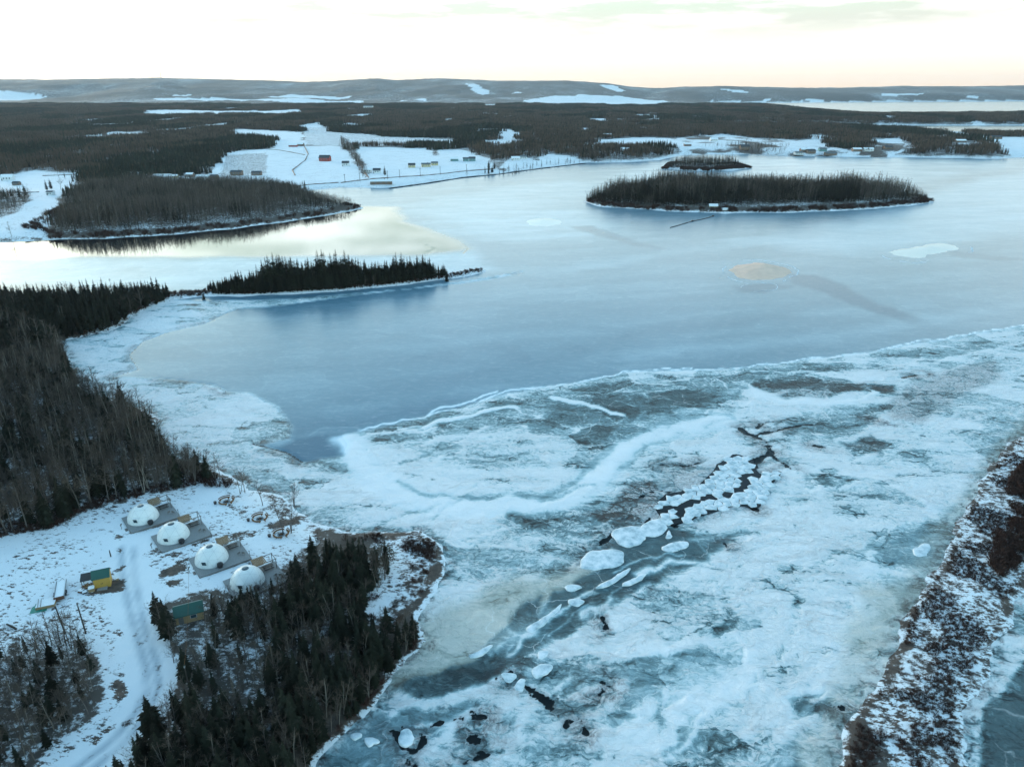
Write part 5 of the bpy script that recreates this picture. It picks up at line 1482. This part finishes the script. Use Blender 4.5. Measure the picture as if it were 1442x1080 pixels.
e3 = pole(92, 892, 6.4, (-.5, .2), 'thin leaning pole at the edge of the corner wood', False)
pole(156, 783, 1.6, (0, 0), 'short stake standing in the snow above the yellow hut', False)
pts = [e2.lerp(Vector((e1.x+17, e1.y+10, e1.z)), t)+Vector((0, 0, -1.2*4*t*(1-t))) for t in np.linspace(0, 1, 12)]
o = MB().tube([tuple(q) for q in pts], .02, 4).build('power_cable', M_log); tag(o, 'thin cable sagging from the pole by the track into the lower wood', 'cable')
# fire pits with curved benches and black buckets
for (px, py), wd_ in (((319, 707), 'farthest fire pit, nearest the big wood'), ((366, 731), 'middle fire pit'), ((396, 753), 'fire pit beside the lone trees')):
    x, y, z = G(px, py)
    p = empty('fire_pit', (x, y, z)); n = 12
    for k in range(n):
        a = k*6.283/n; st_ = lathe([(.16, 0), (.20, .12), (.12, .26)], 6).build('stone', M_grey, p); st_.location = (math.cos(a)*.75, math.sin(a)*.75, 0); st_.rotation_euler = (0, 0, k*1.3)
    lathe([(.62, .02), (.5, .10), (.1, .14)], 10).build('ash', M_ash, p)
    for k in range(4): MB().tube([(math.cos(k*1.6)*.5, math.sin(k*1.6)*.5, .12), (-math.cos(k*1.6)*.1, -math.sin(k*1.6)*.1, .45)], .07, 5).build('charred_log', M_log, p)
    tag(p, 'stone ringed '+wd_, 'fire pit', 'fire pits')
    for kq, a0 in enumerate((10, 130, 250)):
        s_ = empty('log_bench', (x, y, z), R(a0)); r0 = 1.75
        arc = [(r0*math.cos(R(t)), r0*math.sin(R(t))) for t in range(-48, 49, 12)]
        MB().tube([(a, b_, .48) for a, b_ in arc], .20, 7).build('seat', M_log, s_)
        if kq < 2: MB().tube([(a*1.15, b_*1.15, .85) for a, b_ in arc], .12, 6).build('backrest', M_log, s_)
        for q in (1, 7): MB().tube([(arc[q][0], arc[q][1], -.1), (arc[q][0], arc[q][1], .45)], .14, 6).build('leg', M_log, s_)
        tag(s_, 'curved brown log bench on the '+('right', 'far left', 'near')[kq]+' side, '+wd_, 'bench', 'benches round the fire pits')
    bx_, by_ = x-2.4, y-1.2
    c = empty('bucket', (bx_, by_, float(H(np.array([bx_]), np.array([by_]))[0]))); lathe([(.30, 0), (.42, .65)], 12).build('body', M_dark, c)
    MB().tube([(.42*math.cos(t), .05, .65+.3*math.sin(t)) for t in np.linspace(0, math.pi, 8)], .02, 4, False).build('handle', M_frame, c)
    tag(c, 'black bucket left of the '+wd_, 'bucket', 'buckets by the fire pits')
# lone trees and bushes that can be told apart
lone = [(338, 695, 'b', 8.5, 3, 'leafless tree alone at the shore, left of the lone pair'), (345, 694, 'b', 7.5, 0, 'thin leafless tree just beside the shore snow, second of the lone row'), (370, 712, 'b', 8, 4, 'bare tree standing between the middle fire pit and the ice'),
    (399, 752, 'b', 10.5, 4, 'spreading bare tree beside the nearest fire pit'), (410, 750, 'b', 8.5, 2, 'many stemmed bare tree right of the nearest fire pit'), (414, 712, 'b', 8, 2, 'forked bare tree alone out on the snowy shore ice'),
    (446, 778, 'b', 6.5, 2, 'pale feathery bush tree at the tip of the lower wood'), (492, 780, 'b', 6, 2, 'pale bare tree behind the round dark evergreen'), (310, 672, 'b', 7, 0, 'leafless tree at the last corner of the left wood'),
    (441, 792, 's', 7.5, 0, 'spruce standing highest at the upper edge of the lower wood'), (462, 790, 's', 6.5, 1, 'narrow spruce just right of the highest edge spruce'), (303, 866, 's', 5.5, 2, 'dark spruce right of the green roofed shed'),
    (349, 858, 's', 4.5, 3, 'small spruce in front of the nearest dome'), (218, 1040, 's', 9.5, 1, 'dark spruce standing alone at the right side of the track bend'), (284, 965, 's', 5, 2, 'small spruce alone among the saplings right of the track')]
for px, py, kd, h, k, lab in lone:
    x, y, z = G(px, py); add_tree(kd, x, y, z-.05, h, k*1.9, k, lab, None)
x, y, z = G(540, 792)
rb = random.Random(9); b = MB()
for k in range(900):
    a = rb.uniform(0, 6.28); e = math.asin(rb.uniform(-.2, 1)); rad = rb.uniform(.55, 1.08)
    c = Vector((math.cos(a)*math.cos(e)*2.9*rad, math.sin(a)*math.cos(e)*2.6*rad, 2.2+math.sin(e)*2.3*rad)); s = .32
    d1 = Vector((rb.uniform(-1, 1), rb.uniform(-1, 1), rb.uniform(-1, 1))).normalized()*s; d2 = Vector((rb.uniform(-1, 1), rb.uniform(-1, 1), rb.uniform(-1, 1))).normalized()*s
    b.face([tuple(c), tuple(c+d1), tuple(c+d2)])
pn = empty('round_evergreen', (x, y, z)); b.build('crown', M_needle_warm, pn); MB().tube([(0, 0, -.3), (0, 0, 2.5)], .18, 6).build('trunk', M_bark, pn)
tag(pn, 'round bushy dark evergreen at the right tip of the lower wood', 'evergreen')

# ---------------------------------------------------------------- ice floes
M_floe = NT('floe_ice', .7)
pf = M_floe.pos(); nf = M_floe.noise(pf, .45, 7, .65).outputs['Fac']
M_floe.l(M_floe.ramp(nf, [(.34, (.30, .41, .46)), (.46, (.54, .64, .68)), (.60, (.76, .81, .84))]), M_floe.b.inputs['Base Color'])
bpn = M_floe.n('Bump'); bpn.inputs['Strength'].default_value = .7; bpn.inputs['Distance'].default_value = .15; M_floe.l(nf, bpn.inputs['Height']); M_floe.l(bpn.outputs[0], M_floe.b.inputs['Normal'])
M_floe = M_floe.m
M_lead = NT('dark_open_water', .08); M_lead.b.inputs['Specular IOR Level'].default_value = .22; M_lead.b.inputs['Base Color'].default_value = (.006, .009, .011, 1); M_lead.b.inputs['IOR'].default_value = 1.33
bpn = M_lead.n('Bump'); bpn.inputs['Strength'].default_value = .15; bpn.inputs['Distance'].default_value = .05; M_lead.l(M_lead.noise(M_lead.pos(), 2., 4, .6).outputs['Fac'], bpn.inputs['Height']); M_lead.l(bpn.outputs[0], M_lead.b.inputs['Normal'])
M_lead = M_lead.m
M_tan = plain('bare_sand', (.78, .56, .44), .9, .30, .22)
M_palesand = plain('frosted_sand', (.60, .62, .58), .3, .15, .12)
def rough_outline(pts, seed, amp, sub=5):
    P = []
    n = len(pts)
    for i in range(n):
        a, b = pts[i-1], pts[i]; c, d_ = pts[(i+1) % n], pts[(i+2) % n]
        for k in range(sub):
            t = k/sub
            P.append(tuple(.5*((2*b[j])+(-a[j]+c[j])*t+(2*a[j]-5*b[j]+4*c[j]-d_[j])*t*t+(-a[j]+3*b[j]-3*c[j]+d_[j])*t**3) for j in (0, 1)))
    P = np.array(P); nx = (fbm(P[:, 0]/amp/3, P[:, 1]/amp/3, 4, seed)-.5)*2*amp; ny = (fbm(P[:, 0]/amp/3, P[:, 1]/amp/3, 4, seed+7)-.5)*2*amp
    P[:, 0] += nx; P[:, 1] += ny
    return [tuple(p) for p in P]
def plate(name, pts, z0, z1, mat, bev=.12, seed=0):
    """slab with sloping uneven rim, slightly domed top"""
    P = np.array(pts); c = P.mean(0); n = len(P); b = MB()
    rings = [(1.0, z0), (1.0, z1-bev*.8), (.94, z1-.02), (.80, z1+.03), (.45, z1+.05)]
    for f, z in rings:
        for p in P:
            q = c+(p-c)*f; b.v.append((q[0]-c[0], q[1]-c[1], z+(fbm(np.array([q[0]/1.2]), np.array([q[1]/1.2]), 3, seed)[0]-.5)*.10*(f < .99)))
    b.v.append((0, 0, z1+.05))
    for i in range(len(rings)-1):
        for k in range(n): b.f.append((i*n+k, i*n+(k+1) % n, (i+1)*n+(k+1) % n, (i+1)*n+k))
    for k in range(n): b.f.append(((len(rings)-1)*n+k, (len(rings)-1)*n+(k+1) % n, len(rings)*n))
    o = b.build(name, mat, None, True); o.location = (c[0], c[1], 0)
    return o
floes = [([(563, 1031), (572, 1026), (580, 1031), (582, 1040), (577, 1048), (568, 1050), (563, 1043)], 'white floe ringed by black water near the bottom shore'),
    ([(514, 1040), (524, 1038), (536, 1043), (526, 1047), (518, 1050)], 'small white floe on teal ice left of the black ringed floe'),
    ([(494, 1036), (506, 1029), (507, 1034), (499, 1041)], 'faint little floe closest to the bottom shore'),
    ([(862, 750), (880, 742), (905, 745), (909, 757), (898, 768), (872, 767)], 'large white floe just left of the wide dark channel head'),
    ([(816, 790), (830, 777), (865, 774), (880, 782), (870, 797), (838, 802), (818, 800)], 'broad white floe on the left bank of the grey channel'),
    ([(932, 772), (950, 764), (970, 764), (966, 772), (945, 778)], 'flat narrow floe crossing the upper grey channel'),
    ([(938, 750), (943, 748), (944, 757), (937, 758)], 'tiny upright floe at the head of the grey channel'),
    ([(874, 823), (890, 815), (912, 808), (904, 817), (884, 825)], 'long slim white floe lying in the middle of the grey channel'),
    ([(800, 848), (812, 842), (822, 846), (812, 853)], 'small oval floe at the left rim of the grey channel'),
    ([(795, 826), (806, 822), (820, 826), (806, 832)], 'oval white floe left of the slim channel floe'),
    ([(748, 944), (762, 935), (780, 938), (772, 948), (754, 954)], 'pointed white floe near the curved black lead at the bottom'),
    ([(757, 920), (764, 916), (772, 916), (768, 926), (760, 928)], 'small leaning floe above the pointed one'),
    ([(707, 950), (720, 948), (726, 955), (714, 960)], 'ring shaped floe left of the pointed floe'),
    ([(660, 925), (676, 917), (694, 908), (688, 918), (670, 928)], 'slender floe at the lower end of the grey channel'),
    ([(1287, 775), (1300, 765), (1312, 772), (1304, 783), (1292, 784)], 'pale floe on the grey patch beside the marsh strip'),
    ([(735, 975), (742, 962), (736, 958), (724, 968)], 'little floe left of the curved black lead'),
    ([(740, 885), (775, 862), (790, 850), (780, 866), (752, 888)], 'drawn out floe following the left bank of the channel'),
    ([(840, 828), (866, 812), (886, 800), (880, 810), (856, 826)], 'thin curved floe between two dark channel streaks'),
    ([(900, 745), (925, 730), (938, 742), (930, 752), (910, 756)], 'squarish white floe above the head of the channel')]
for i, (q, lab) in enumerate(floes):
    o = plate('ice_floe', rough_outline(PL(q), 200+i, .7, 7), -.25, .22, M_floe, .15, i)
    tag(o, lab, 'ice floe', 'large floes in the grey channel')
# black water with a field of cracked plates
def clip_half(poly, px, py, nx, ny):
    out = []
    for i in range(len(poly)):
        a, b = poly[i-1], poly[i]
        da = (a[0]-px)*nx+(a[1]-py)*ny; db = (b[0]-px)*nx+(b[1]-py)*ny
        if da <= 0: out.append(a)
        if (da < 0 < db) or (db < 0 < da):
            t = da/(da-db); out.append((a[0]+(b[0]-a[0])*t, a[1]+(b[1]-a[1])*t))
    return out
plate_zone = PL([(1036, 640), (1060, 650), (1072, 668), (1100, 665), (1082, 690), (1066, 716), (1040, 712), (1000, 722), (965, 736), (940, 738), (925, 716), (935, 700), (965, 690), (990, 680), (1012, 655)])
rp = random.Random(21); cells = []
xs_ = [p[0] for p in plate_zone]; ys2 = [p[1] for p in plate_zone]
tries = 0
while len(cells) < 190 and tries < 9000:
    tries += 1; x, y = rp.uniform(min(xs_)-3, max(xs_)+3), rp.uniform(min(ys2)-3, max(ys2)+3)
    if poly_sd(np.array([x]), np.array([y]), plate_zone)[0] < -3: continue
    if all((x-a)**2+(y-b)**2 > 1.85**2 for a, b in cells): cells.append((x, y))
# main leads stay free of plates
lead_lines = [PL(p) for p, w in leads[:4]]
o_w = MB(); ow = rough_outline(plate_zone, 300, 1.0, 5); o_w.v = [(a, b, .13) for a, b in ow]; o_w.f = [tuple(range(len(ow)))]
tag(o_w.build('open_water', M_lead), kind='structure')
npl = 0; plates = []
for i, (x, y) in enumerate(cells):
    if poly_sd(np.array([x]), np.array([y]), plate_zone)[0] < .1: continue
    if min(math.sqrt(seg_d2(np.array([x]), np.array([y]), l_, False)[0]) for l_ in lead_lines) < .95: continue
    poly = [(x-4, y-4), (x+4, y-4), (x+4, y+4), (x-4, y+4)]
    for j, (a, b) in enumerate(cells):
        if j != i and abs(a-x) < 8 and abs(b-y) < 8: poly = clip_half(poly, (x+a)/2, (y+b)/2, a-x, b-y)
        if len(poly) < 3: break
    if len(poly) < 3: continue
    poly = [(x+(a-x)*.97, y+(b-y)*.97) for a, b in poly]
    rad = max(math.hypot(a-x, b-y) for a, b in poly)
    if rad > 4.6: poly = [(x+(a-x)*4.6/rad, y+(b-y)*4.6/rad) for a, b in poly]
    cut = []
    for k in range(len(poly)):                       # clipped corners
        a, b = poly[k-1], poly[k]; cut += [(a[0]*.94+b[0]*.06, a[1]*.94+b[1]*.06), (a[0]*.06+b[0]*.94, a[1]*.06+b[1]*.94)]
    o = plate('ice_plate', rough_outline(cut, 400+i, .26, 3), .0, .26+rp.uniform(-.03, .05), M_floe, .08, i)
    o.rotation_euler = (R(rp.uniform(-1.2, 1.2)), R(rp.uniform(-1.2, 1.2)), 0); npl += 1
    tag(o, 'cracked ice plate among the black leads', 'ice plate', 'cracked ice plates among the black leads')
    pu, pv_, _ = project(x, y, .2); plates.append((o, pu, pv_, rad))
name_group(plates, lambda u_, v_: 'among the black leads, '+('right of the main lead' if u_ > 1050 else ('left side' if u_ < 985 else 'middle')), ('small', 'medium', 'large'), 'cracked ice plate')
print('plates', npl)

# sand humps standing out of the smooth ice
def hump(px_pts, top, hgt, mat, name, label, seed):
    P = rough_outline(PL(px_pts), seed, 3.2, 8); Pn = np.array(P); c = Pn.mean(0); t0 = np.array(G0(*top))
    b = MB(); n = len(P); NR = 12
    for i in range(NR+1):
        f = 1-i/NR
        for p in Pn:
            q = t0+(p-t0)*f; z = -.15+(hgt+.15)*(1-f)**1.15*(1+.15*(fbm(np.array([q[0]/5]), np.array([q[1]/5]), 3, seed)[0]-.5))+(.10*(fbm(np.array([q[0]/2]), np.array([q[1]/2]), 3, seed)[0]))
            b.v.append((q[0]-c[0], q[1]-c[1], z))
    for i in range(NR):
        for k in range(n): b.f.append((i*n+k, i*n+(k+1) % n, (i+1)*n+(k+1) % n, (i+1)*n+k))
    o = b.build(name, mat, None, True); o.location = (c[0], c[1], 0)
    return tag(o, label, 'sandbar')
hump([(1024, 380), (1032, 374), (1050, 371), (1072, 370), (1095, 374), (1117, 381), (1112, 388), (1095, 394), (1070, 396), (1045, 394), (1030, 388)], (1076, 376), 2.2, M_tan, 'sandbar', 'sandy tan hump rising out of the smooth blue ice', 501)
hump([(1245, 357), (1262, 352), (1290, 348), (1320, 342), (1350, 345), (1353, 352), (1335, 356), (1310, 360), (1296, 366), (1275, 365), (1252, 361)], (1310, 349), .8, M_palesand, 'sandbar', 'pale frosted low bar right of the tan sandy hump', 503)
hump([(738, 312), (752, 308), (775, 307), (792, 311), (790, 317), (765, 320), (745, 318)], (765, 311), .8, M_palesand, 'sandbar', 'pale frosted low bar between the far shore and the large island', 504)
# thin shelf ice round the humps
for q, sd in (([(1018, 382), (1028, 370), (1072, 366), (1122, 379), (1118, 390), (1098, 398), (1068, 399), (1038, 396)], 511), ([(1046, 400), (1070, 397), (1092, 400), (1088, 408), (1062, 411), (1046, 407)], 512), ([(1238, 358), (1262, 348), (1320, 339), (1360, 346), (1372, 356), (1330, 361), (1298, 370), (1262, 367)], 513), ([(1278, 367), (1298, 366), (1296, 373), (1284, 372)], 514)):
    P = rough_outline(PL(q), sd, 3.4, 9); b = MB(); n = len(P); c = np.array(P).mean(0)
    for f, z in ((1.0, -.02), (.985, .07), (.955, -.03)): b.v += [tuple(c+(np.array(p)-c)*f)+(z,) for p in P]
    for i in range(2):
        for k in range(n):
            if fbm(np.array([k*9./n+sd]), np.array([sd*1.]), 2, sd)[0] > .50: b.f.append((i*n+k, i*n+(k+1) % n, (i+1)*n+(k+1) % n, (i+1)*n+k))
    tag(b.build('ice_rim', M_floe, None, True), kind='structure')
# boom of floats off the island
P = [G0(x, y) for x, y in ((944, 321), (958, 317), (975, 312), (990, 309), (1004, 305))]
bo = empty('float_boom', (P[0][0], P[0][1], .05))
MB().tube([(a-P[0][0], b-P[0][1], .12) for a, b in P], .35, 6).build('line', M_dark, bo)
for k in (2, 4): f_ = lathe([(.5, 0), (1.1, .3), (1.0, .8), (.3, 1.1)], 10).build('float', M_dark, bo); f_.location = (P[k][0]-P[0][0], P[k][1]-P[0][1], 0)
tag(bo, 'dark line of floats frozen into the ice below the island cabin', 'float boom')

# ---------------------------------------------------------------- houses
M_white = plain('white_siding', (.66, .68, .68), .7, .08, 1)
M_cream = plain('cream_siding', (.55, .47, .28), .7, .1, 1)
M_red = plain('red_boards', (.30, .05, .035), .7, .15, 1)
M_brownw = plain('brown_siding', (.16, .11, .08), .7, .15, 1)
M_greyroof = plain('grey_shingles', (.11, .13, .14), .8, .2, 1)
M_darkroof = plain('dark_shingles', (.05, .06, .07), .8, .2, 1)
M_teal = plain('teal_siding', (.12, .26, .26), .7, .1, 1)
hs = [(230, 252, 20, 9, 3.2, 2.2, M_white, M_snow, 4, 'long white house at the left end of the strip behind the peninsula', 'house'),
    (246, 251, 7, 6, 2.6, 1.5, M_cream, M_snow, 8, 'small cream outbuilding right of the long white house', 'shed'),
    (268, 249, 8, 6, 3, 1.6, M_brownw, M_snow, 0, 'brown cottage by the wood edge on the strip behind the peninsula', 'house'),
    (287, 252, 15, 8, 3, 1.6, M_white, M_snow, 3, 'low white house in the middle of the strip behind the peninsula', 'house'),
    (302, 252, 9, 7, 3, 1.7, M_brownw, M_darkroof, -3, 'dark roofed house right of the low white house', 'house'),
    (334, 247, 13, 8, 4, 1.8, M_brownw, M_darkroof, 0, 'brown house at the lower edge of the cut brush square', 'house'),
    (362, 247, 11, 8, 3.4, 1.6, M_brownw, M_darkroof, 4, 'dark brown house at the right corner of the cut brush square', 'house'),
    (458, 227, 15, 10, 4.6, 3.4, M_red, M_darkroof, -4, 'red barn with dark roof on the open snowy field', 'barn'),
    (413, 207, 14, 8, 3, 2, M_red, M_snow, 5, 'reddish farm building at the top of the snowy field', 'barn'),
    (424, 206, 10, 8, 3.4, 2.2, M_brownw, M_snow, -5, 'brown farm building right of the reddish one at the field top', 'barn'),
    (487, 234, 9, 8, 4, 2.4, M_white, M_darkroof, 5, 'white farmhouse left of the tree belt', 'house'),
    (518, 243, 10, 7, 3.2, 2, M_white, M_snow, 5, 'white house just right of the tree belt', 'house'),
    (531, 244, 9, 7, 3.4, 2.4, M_white, M_darkroof, 2, 'white house with black roof right of the tree belt', 'house'),
    (537, 259, 24, 9, 3.0, 1.6, M_brownw, M_snow, 6, 'long brown waterfront building on the field shore', 'house'),
    (580, 236, 9, 7, 3.2, 2.2, M_cream, M_darkroof, 6, 'cream house with dark roof on the middle field', 'house'),
    (600, 235, 12, 7, 3.2, 1.6, M_cream, M_greyroof, 9, 'grey roofed house next right on the middle field', 'house'),
    (612, 233, 9, 7, 3.2, 1.6, M_cream, M_greyroof, 9, 'small grey roofed annex at the right end of the middle houses', 'house'),
    (640, 227, 11, 8, 3.2, 2.2, M_teal, M_snow, 4, 'teal house on the upper field, leftmost of three', 'house'),
    (656, 227, 8, 8, 3.2, 1.8, M_teal, M_greyroof, 4, 'small teal house in the middle of the three on the upper field', 'house'),
    (665, 227, 9, 8, 3.6, 2.2, M_teal, M_darkroof, 4, 'dark roofed teal house, rightmost of three on the upper field', 'house'),
    (726, 226, 12, 8, 3.4, 2, M_white, M_snow, 4, 'white house among trees at the right end of the fields', 'house'),
    (737, 224, 10, 8, 3.2, 2, M_white, M_greyroof, 4, 'grey roofed white house among trees right of the fields', 'house'),
    (880, 213, 13, 9, 3.6, 2, M_white, M_snow, 0, 'white house at the water below the far snowy field', 'house'),
    (855, 193, 16, 10, 4, 2.5, M_red, M_snow, 0, 'reddish farm building above the far snowy field', 'barn'),
    (24, 261, 7, 5, 2.6, 1.4, M_brownw, M_darkroof, 0, 'small dark cabin at the left edge of the left field', 'cabin'),
    (12, 254, 12, 8, 4, 2.6, M_white, M_snow, 12, 'snow roofed white farmhouse at the far left', 'house'),
    (72, 275, 6, 5, 3.2, .9, M_white, M_darkroof, 0, 'small dark roofed cabin alone on the left field', 'cabin'),
    (119, 263, 10, 4, 2.2, 1.0, M_teal, M_snow, 0, 'long low teal shed at the edge of the peninsula wood', 'shed'),
    (1133, 214, 15, 9, 3.8, 2.4, M_brownw, M_snow, 0, 'brown cottage on the far shore, left of a dark one', 'house'),
    (1141, 216, 14, 9, 4, 2.2, M_brownw, M_darkroof, 6, 'dark cottage in the middle of the far shore group', 'house'),
    (1158, 213, 12, 8, 3.4, 2, M_teal, M_greyroof, -4, 'grey green cottage right of the far shore group', 'house'),
    (1124, 218, 13, 8, 3, 1.8, M_white, M_greyroof, 4, 'white cottage at the water on the left of the far shore group', 'house'),
    (1169, 218.5, 18, 8, 3, 1.6, M_brownw, M_greyroof, 0, 'low brown boat house at the water right of the far shore group', 'house'),
    (1206, 213, 14, 8, 3.2, 2, M_brownw, M_snow, 0, 'snow roofed cottage alone between far shore group and far snowy knoll', 'house'),
    (1222, 213, 16, 8, 3.6, 2, M_white, M_snow, 0, 'white cottage just left of the far snowy knoll', 'house'),
    (1250, 210, 14, 8, 3.4, 2, M_brownw, M_darkroof, 4, 'dark cottage on the far snowy knoll', 'house'),
    (1048, 211, 15, 9, 5, 3.4, M_brownw, M_darkroof, 3, 'tall dark roofed house left on the far shore', 'house'),
    (1005, 199, 14, 9, 4, 2.4, M_white, M_snow, 3, 'white house among the far shore trees straight above the large island', 'house'),
    (968, 206, 12, 8, 3.4, 2, M_brownw, M_snow, 0, 'snow roofed house on the far shore above the islet', 'house'),
    (1352, 201, 18, 8, 3.6, 2.2, M_brownw, M_snow, 0, 'cottage in the small snowy gap of the far right wood', 'house'),
    (1402, 196, 20, 9, 4, 2.6, M_brownw, M_darkroof, 0, 'dark house at the edge of the right hand field', 'house'),
    (519, 154, 40, 24, 11, 5, M_white, M_greyroof, 0, 'pale building far off in the forest below the hills', 'building')]
for px, py, L_, W_, H_, ri, mw, mr_, rot, lab, cat in hs:
    x, y, z = G(px, py)
    gable({'house': 'house', 'barn': 'barn', 'shed': 'shed', 'cabin': 'cabin'}.get(cat, 'building'), L_, W_, H_, ri, mw, mr_, (x, y, z), R(rot), lab, cat, 'houses across the inlet', windows=3 if L_ > 9 else 2, chim=L_ > 11 and cat == 'house')
# cabin on the island
x, y = G0(1005, 294, 1.3); z = 1.0
cb = gable('cabin', 7.5, 6, 2.6, 1.6, M_cream, M_snow, (x, y+2, z), R(-8), 'cream cabin with snowy roof on the near shore of the large island', 'cabin', None, 3)
pf_ = empty('jetty', (x-3, y-5, 0)); MB().box(-8, 6, -1.6, 1.6, .55, .75).build('platform', M_deck, pf_); MB().box(-7.9, 5.9, -1.5, 1.5, .753, .95).build('snow_cap', M_snow, pf_)
for q in (-7, -2.5, 1.5, 5): MB().box(q-.15, q+.15, -1.4, -1.1, -1, .547).build('post', M_pole, pf_)
tag(pf_, 'snow covered landing stage in front of the island cabin', 'jetty')
x, y = G0(1020, 297, .8); o = plate('snow_mound', rough_outline([(x+math.cos(k*.785)*3.2, y+math.sin(k*.785)*3) for k in range(8)], 601, .3), 0, 3.2, M_snow, .8, 4); tag(o, 'rounded snow covered mound right of the island cabin', 'snow mound')
# masts on the skyline
for px, lab, hh in ((199, 'thin radio mast on the left hill skyline, the shorter one', 38), (227, 'taller radio mast on the left hill skyline', 62)):
    rx, ry, rz = ray(px, 112); Yq = 8950.; X_ = rx/ry*Yq; z = float(H(np.array([X_]), np.array([Yq]))[0])
    ms = empty('radio_mast', (X_, Yq, z)); MB().tube([(0, 0, -5), (0, 0, hh)], [3.2, 1.6], 4).build('tower', M_grey, ms)
    for k in range(2): MB().box(-4.5, 4.5, -1, 1, hh*.55+k*hh*.25, hh*.62+k*hh*.25).build('antenna', M_grey, ms)
    tag(ms, lab, 'radio mast')
# field roads and fences drawn in bare ground: low ploughed banks
for i, (q, w) in enumerate((([(480, 258), (520, 253), (590, 248), (640, 243), (700, 238)], 1.6), ([(400, 264), (440, 260), (480, 257)], 1.5), ([(372, 210), (400, 213), (432, 219)], 1.5), ([(428, 206), (434, 217), (430, 226), (412, 240), (416, 248)], 1.5),
        ([(505, 226), (512, 240), (520, 252)], 1.8), ([(548, 266), (600, 259), (650, 251), (700, 246), (760, 238), (830, 230)], 1.6), ([(60, 248), (110, 246)], 1.2), ([(0, 273), (60, 271)], 1.2))):
    P = GL(q); pts = []
    for (a, b_), (c, d_) in zip(P[:-1], P[1:]):
        for t in np.linspace(0, 1, 12, endpoint=False): pts.append((a+(c-a)*t, b_+(d_-b_)*t))
    P = np.array(pts); zz_ = np.maximum(H(P[:, 0], P[:, 1]), .1)
    mb = MB(); mb.tube([(a, b_, z+.05) for (a, b_), z in zip(P, zz_)], [w*rp.uniform(.35, .7) for _ in P], 5)
    tag(mb.build('road_bank', M_ash if i == 5 else M_brownw), kind='structure')
# utility posts along the shore road
for k, px in enumerate((486, 507, 546, 563, 592, 620, 657, 690)):
    x, y, z = G(px, 258-(px-480)*.085)
    p = empty('utility_pole', (x, y, z)); MB().tube([(0, 0, -.5), (0, 0, 9.5)], [.28, .2], 6).build('post', M_pole, p); MB().box(-1.2, 1.2, -.1, .1, 8.6, 8.85).build('crossarm', M_pole, p)
    tag(p, 'utility pole by the far shore road'+(', leftmost of the row', ', second from the left', ', third from the left', ', fourth from the left', ', fourth from the right', ', third from the right', ', second from the right', ', rightmost of the row')[k], 'pole', 'poles along the far shore road')
# single trees on the far fields
for px, py, kd, h, lab in ((16, 333, 'b', 11, 'lone bare tree on the left field near the water'), (688, 238, 's', 11, 'dark fir alone on the right field, upper one'), (696, 238, 's', 10, 'dark fir just right of the upper lone fir'), (542, 247, 's', 12, 'dark fir right of the black roofed white house'),
        (683, 245, 's', 10, 'leftmost of three small firs by the shore road'), (688, 245, 's', 9, 'middle of three small firs by the shore road'), (693, 244, 's', 10, 'rightmost of three small firs by the shore road'), (658, 250, 'b', 10, 'bare tree at the water below the teal houses'), (1050, 208, 's', 14, 'fir beside the tall dark roofed far house'),
        (28, 278, 's', 11, 'round dark tree at the thicket on the left field, left one'), (36, 276, 's', 12, 'dark tree at the thicket edge on the left field, right one'), (66, 268, 's', 11, 'dark fir left of the small field cabin'), (72, 266, 's', 11, 'dark fir behind the small field cabin'), (86, 268, 'b', 16, 'big round bare tree right of the small field cabin'),
        (528, 154, 's', 6, 'tiny fir by the pale far building')):
    x, y, z = G(px, py); add_tree(kd, x, y, z-.1, h, px*.7, px, lab, None)
for px, py, lab in ((204, 411, 'little spruce alone at the end of the left wood, on the neck'), (177, 413, 'little spruce on the neck, left of the last one'), (286, 414, 'small spruce at the very start of the spit'), (629, 389, 'last small spruce at the tip of the spit')):
    x, y = G0(px, py, 3); z = float(H(np.array([x]), np.array([y]))[0]); add_tree('s', x, y, z, 6.5, px, px, lab, None)

# ---------------------------------------------------------------- winter haze
hz_ = MB(); hz_.box(-14500, 14500, -600, 14200, -3.2, 330)
m = bpy.data.materials.new('haze'); m.use_nodes = True; nt = m.node_tree; nt.nodes.clear()
oo = nt.nodes.new('ShaderNodeOutputMaterial'); pv = nt.nodes.new('ShaderNodeVolumePrincipled')
pv.inputs['Color'].default_value = (.72, .86, 1, 1); pv.inputs['Density'].default_value = 2.6e-5; pv.inputs['Anisotropy'].default_value = .2
nt.links.new(pv.outputs[0], oo.inputs['Volume'])
tag(hz_.build('haze', m), 'thin cold haze over the far hills', kind='stuff')
